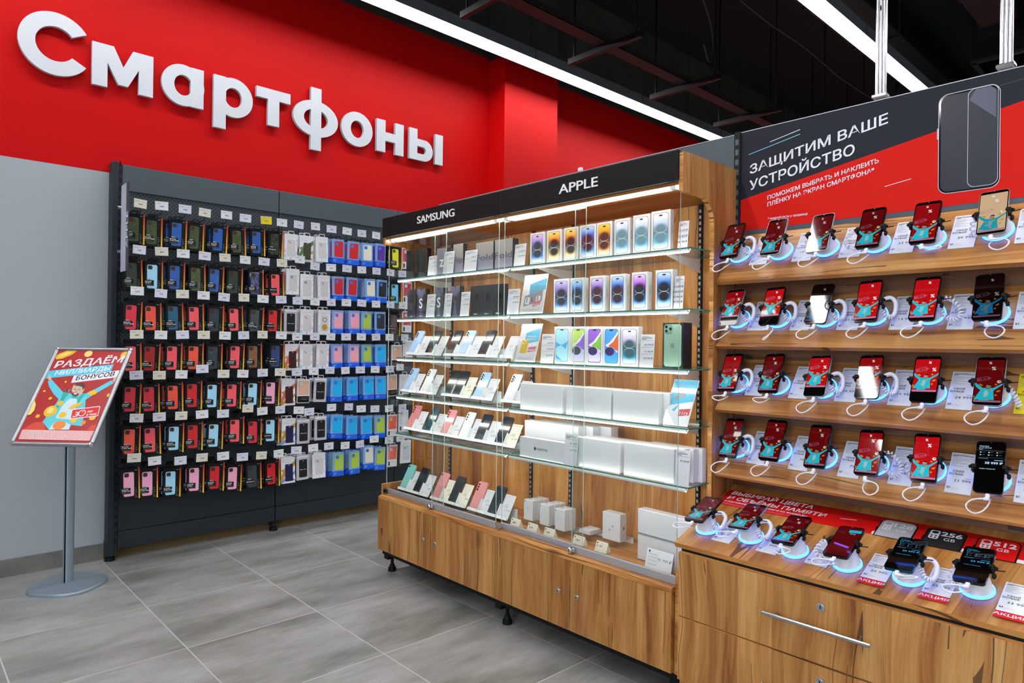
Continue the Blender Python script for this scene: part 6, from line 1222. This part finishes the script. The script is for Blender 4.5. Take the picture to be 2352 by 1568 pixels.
for r, y, s in CARDS:
    i = cnt.get(r, 0); cnt[r] = i+1; sale = r == 4 and i > 2; w = .070
    s = .0735 if r < 3 else (.064 if r == 3 else (.092 if sale else .062)); m = 'paper_yellow' if (r, i) == (2, 5) else 'paper'
    if sale: s = .060+.0
    pr = PRICE[r][i]; b = MB(); pcard(b, pr, m, sale)
    lab = f'{"yellow" if "yellow" in m else "white"} price card{" with red strip" if sale else ""} right of the phone {nth(i, 6)}, {ROWN[r]}'
    solo('price_card', b.mesh('price_card'), lab, 'price card', bframe(r, y-w/2-(.006 if r == 4 else 0), s) @ T(0, -.0026, 0), 'price cards on the display unit')
# ---- printed red strip and the three memory plates on the counter
def strip(b):
    L, R = 1.352-.85, -(.85-.334); X = lambda y: .85-y
    b.box(X(1.352), X(.334), -.0012, -.0002, 0, .108, 'badge_red'); b.box(X(.80), X(.334), -.0015, -.0012, 0, .017, 'leaf_white')
    b.face([(X(1.352), .108), (X(1.352), .06), (X(.334), .085), (X(.334), .108)][::1], -.0014, 'poster_red')
M = bframe(4, .85, .288)
t = thing('counter_strip', 'printed red strip with white slogan along the back of the counter', 'sign', M)
def lt(b):
    X = lambda y: .85-y
    b.text('ВЫБИРАЙ ЦВЕТА', X(1.331), .077, .0235, -.0019, 'sign_white', bold=.03, fit=.312, shear=.15, res=3); b.text('И ОБЪЁМЫ ПАМЯТИ', X(1.331), .041, .0225, -.0019, 'sign_white', bold=.03, fit=.368, shear=.15, res=3); b.text('В МАГАЗИНЕ, ПРИЛОЖЕНИИ И НА MVIDEO.RU', X(1.330), .021, .0095, -.0019, 'sign_white', bold=.03, fit=.312, shear=.12, res=2)
    for q in range(2): b.box(X(1.33), X(1.33)+.30-.06*q, -.0019, -.0017, .010-q*.005, .0118-q*.005, 'leaf_pink')
    b.line(X(.915), .052, X(.863), .060, .0028, -.0019, 'sign_white'); b.line(X(.863), .060, X(.835), .063, .0014, -.0019, 'sign_shade')
part('sheet', lambda b: (strip(b), lt(b)), t)
mat('plate_silver', 'b4b4bc', rough=.4)
def plate(b, m, n):
    w, h, r = .100, .098, .018; P = [(-w/2, 0), (w/2, 0)]+[(w/2-r+r*math.cos(a), h-r+r*math.sin(a)) for a in [PI/2*k/6 for k in range(7)]]+[(-w/2+r-r*math.cos(a), h-r+r*math.sin(a)) for a in [PI/2*(1-k/6) for k in range(7)]]
    b.prism([(x*1.08, z*1.03) for x, z in P], -.003, -.0017, 'black'); b.face(P, -.0034, m); Wm = 'sign_white'
    b.prism(rrect(.026, .046, .006, 4, -.029, .064), -.0038, -.0034, Wm); b.face(ell(-.029, .0765, .0095, .0075, 18), -.0041, m)
    for x in (-.0345, -.0235):
        for z in (.058, .048): b.face(ell(x, z, .0034, .0034, 10), -.0041, m)
    b.text(n, -.012, .064, .0225, -.0038, Wm, bold=.04, fit=.056, res=3); b.text('GB', .0, .040, .016, -.0038, Wm, bold=.0, fit=.030, res=3)
    b.box(-w*.57, -w*.54, -.003, -.0017, .03, .05, 'black')
for y, m, n, c in ((.739, 'plate_silver', '128', 'silver'), (.606, 'black_matte', '256', 'black'), (.472, 'badge_red', '512', 'red')):
    b = MB(); plate(b, m, n); solo('memory_plate', b.mesh('memory_plate'), f'{c} plate marked {n} GB lying over the red strip on the counter', 'sign', bframe(4, y, .284), 'memory plates on the counter')
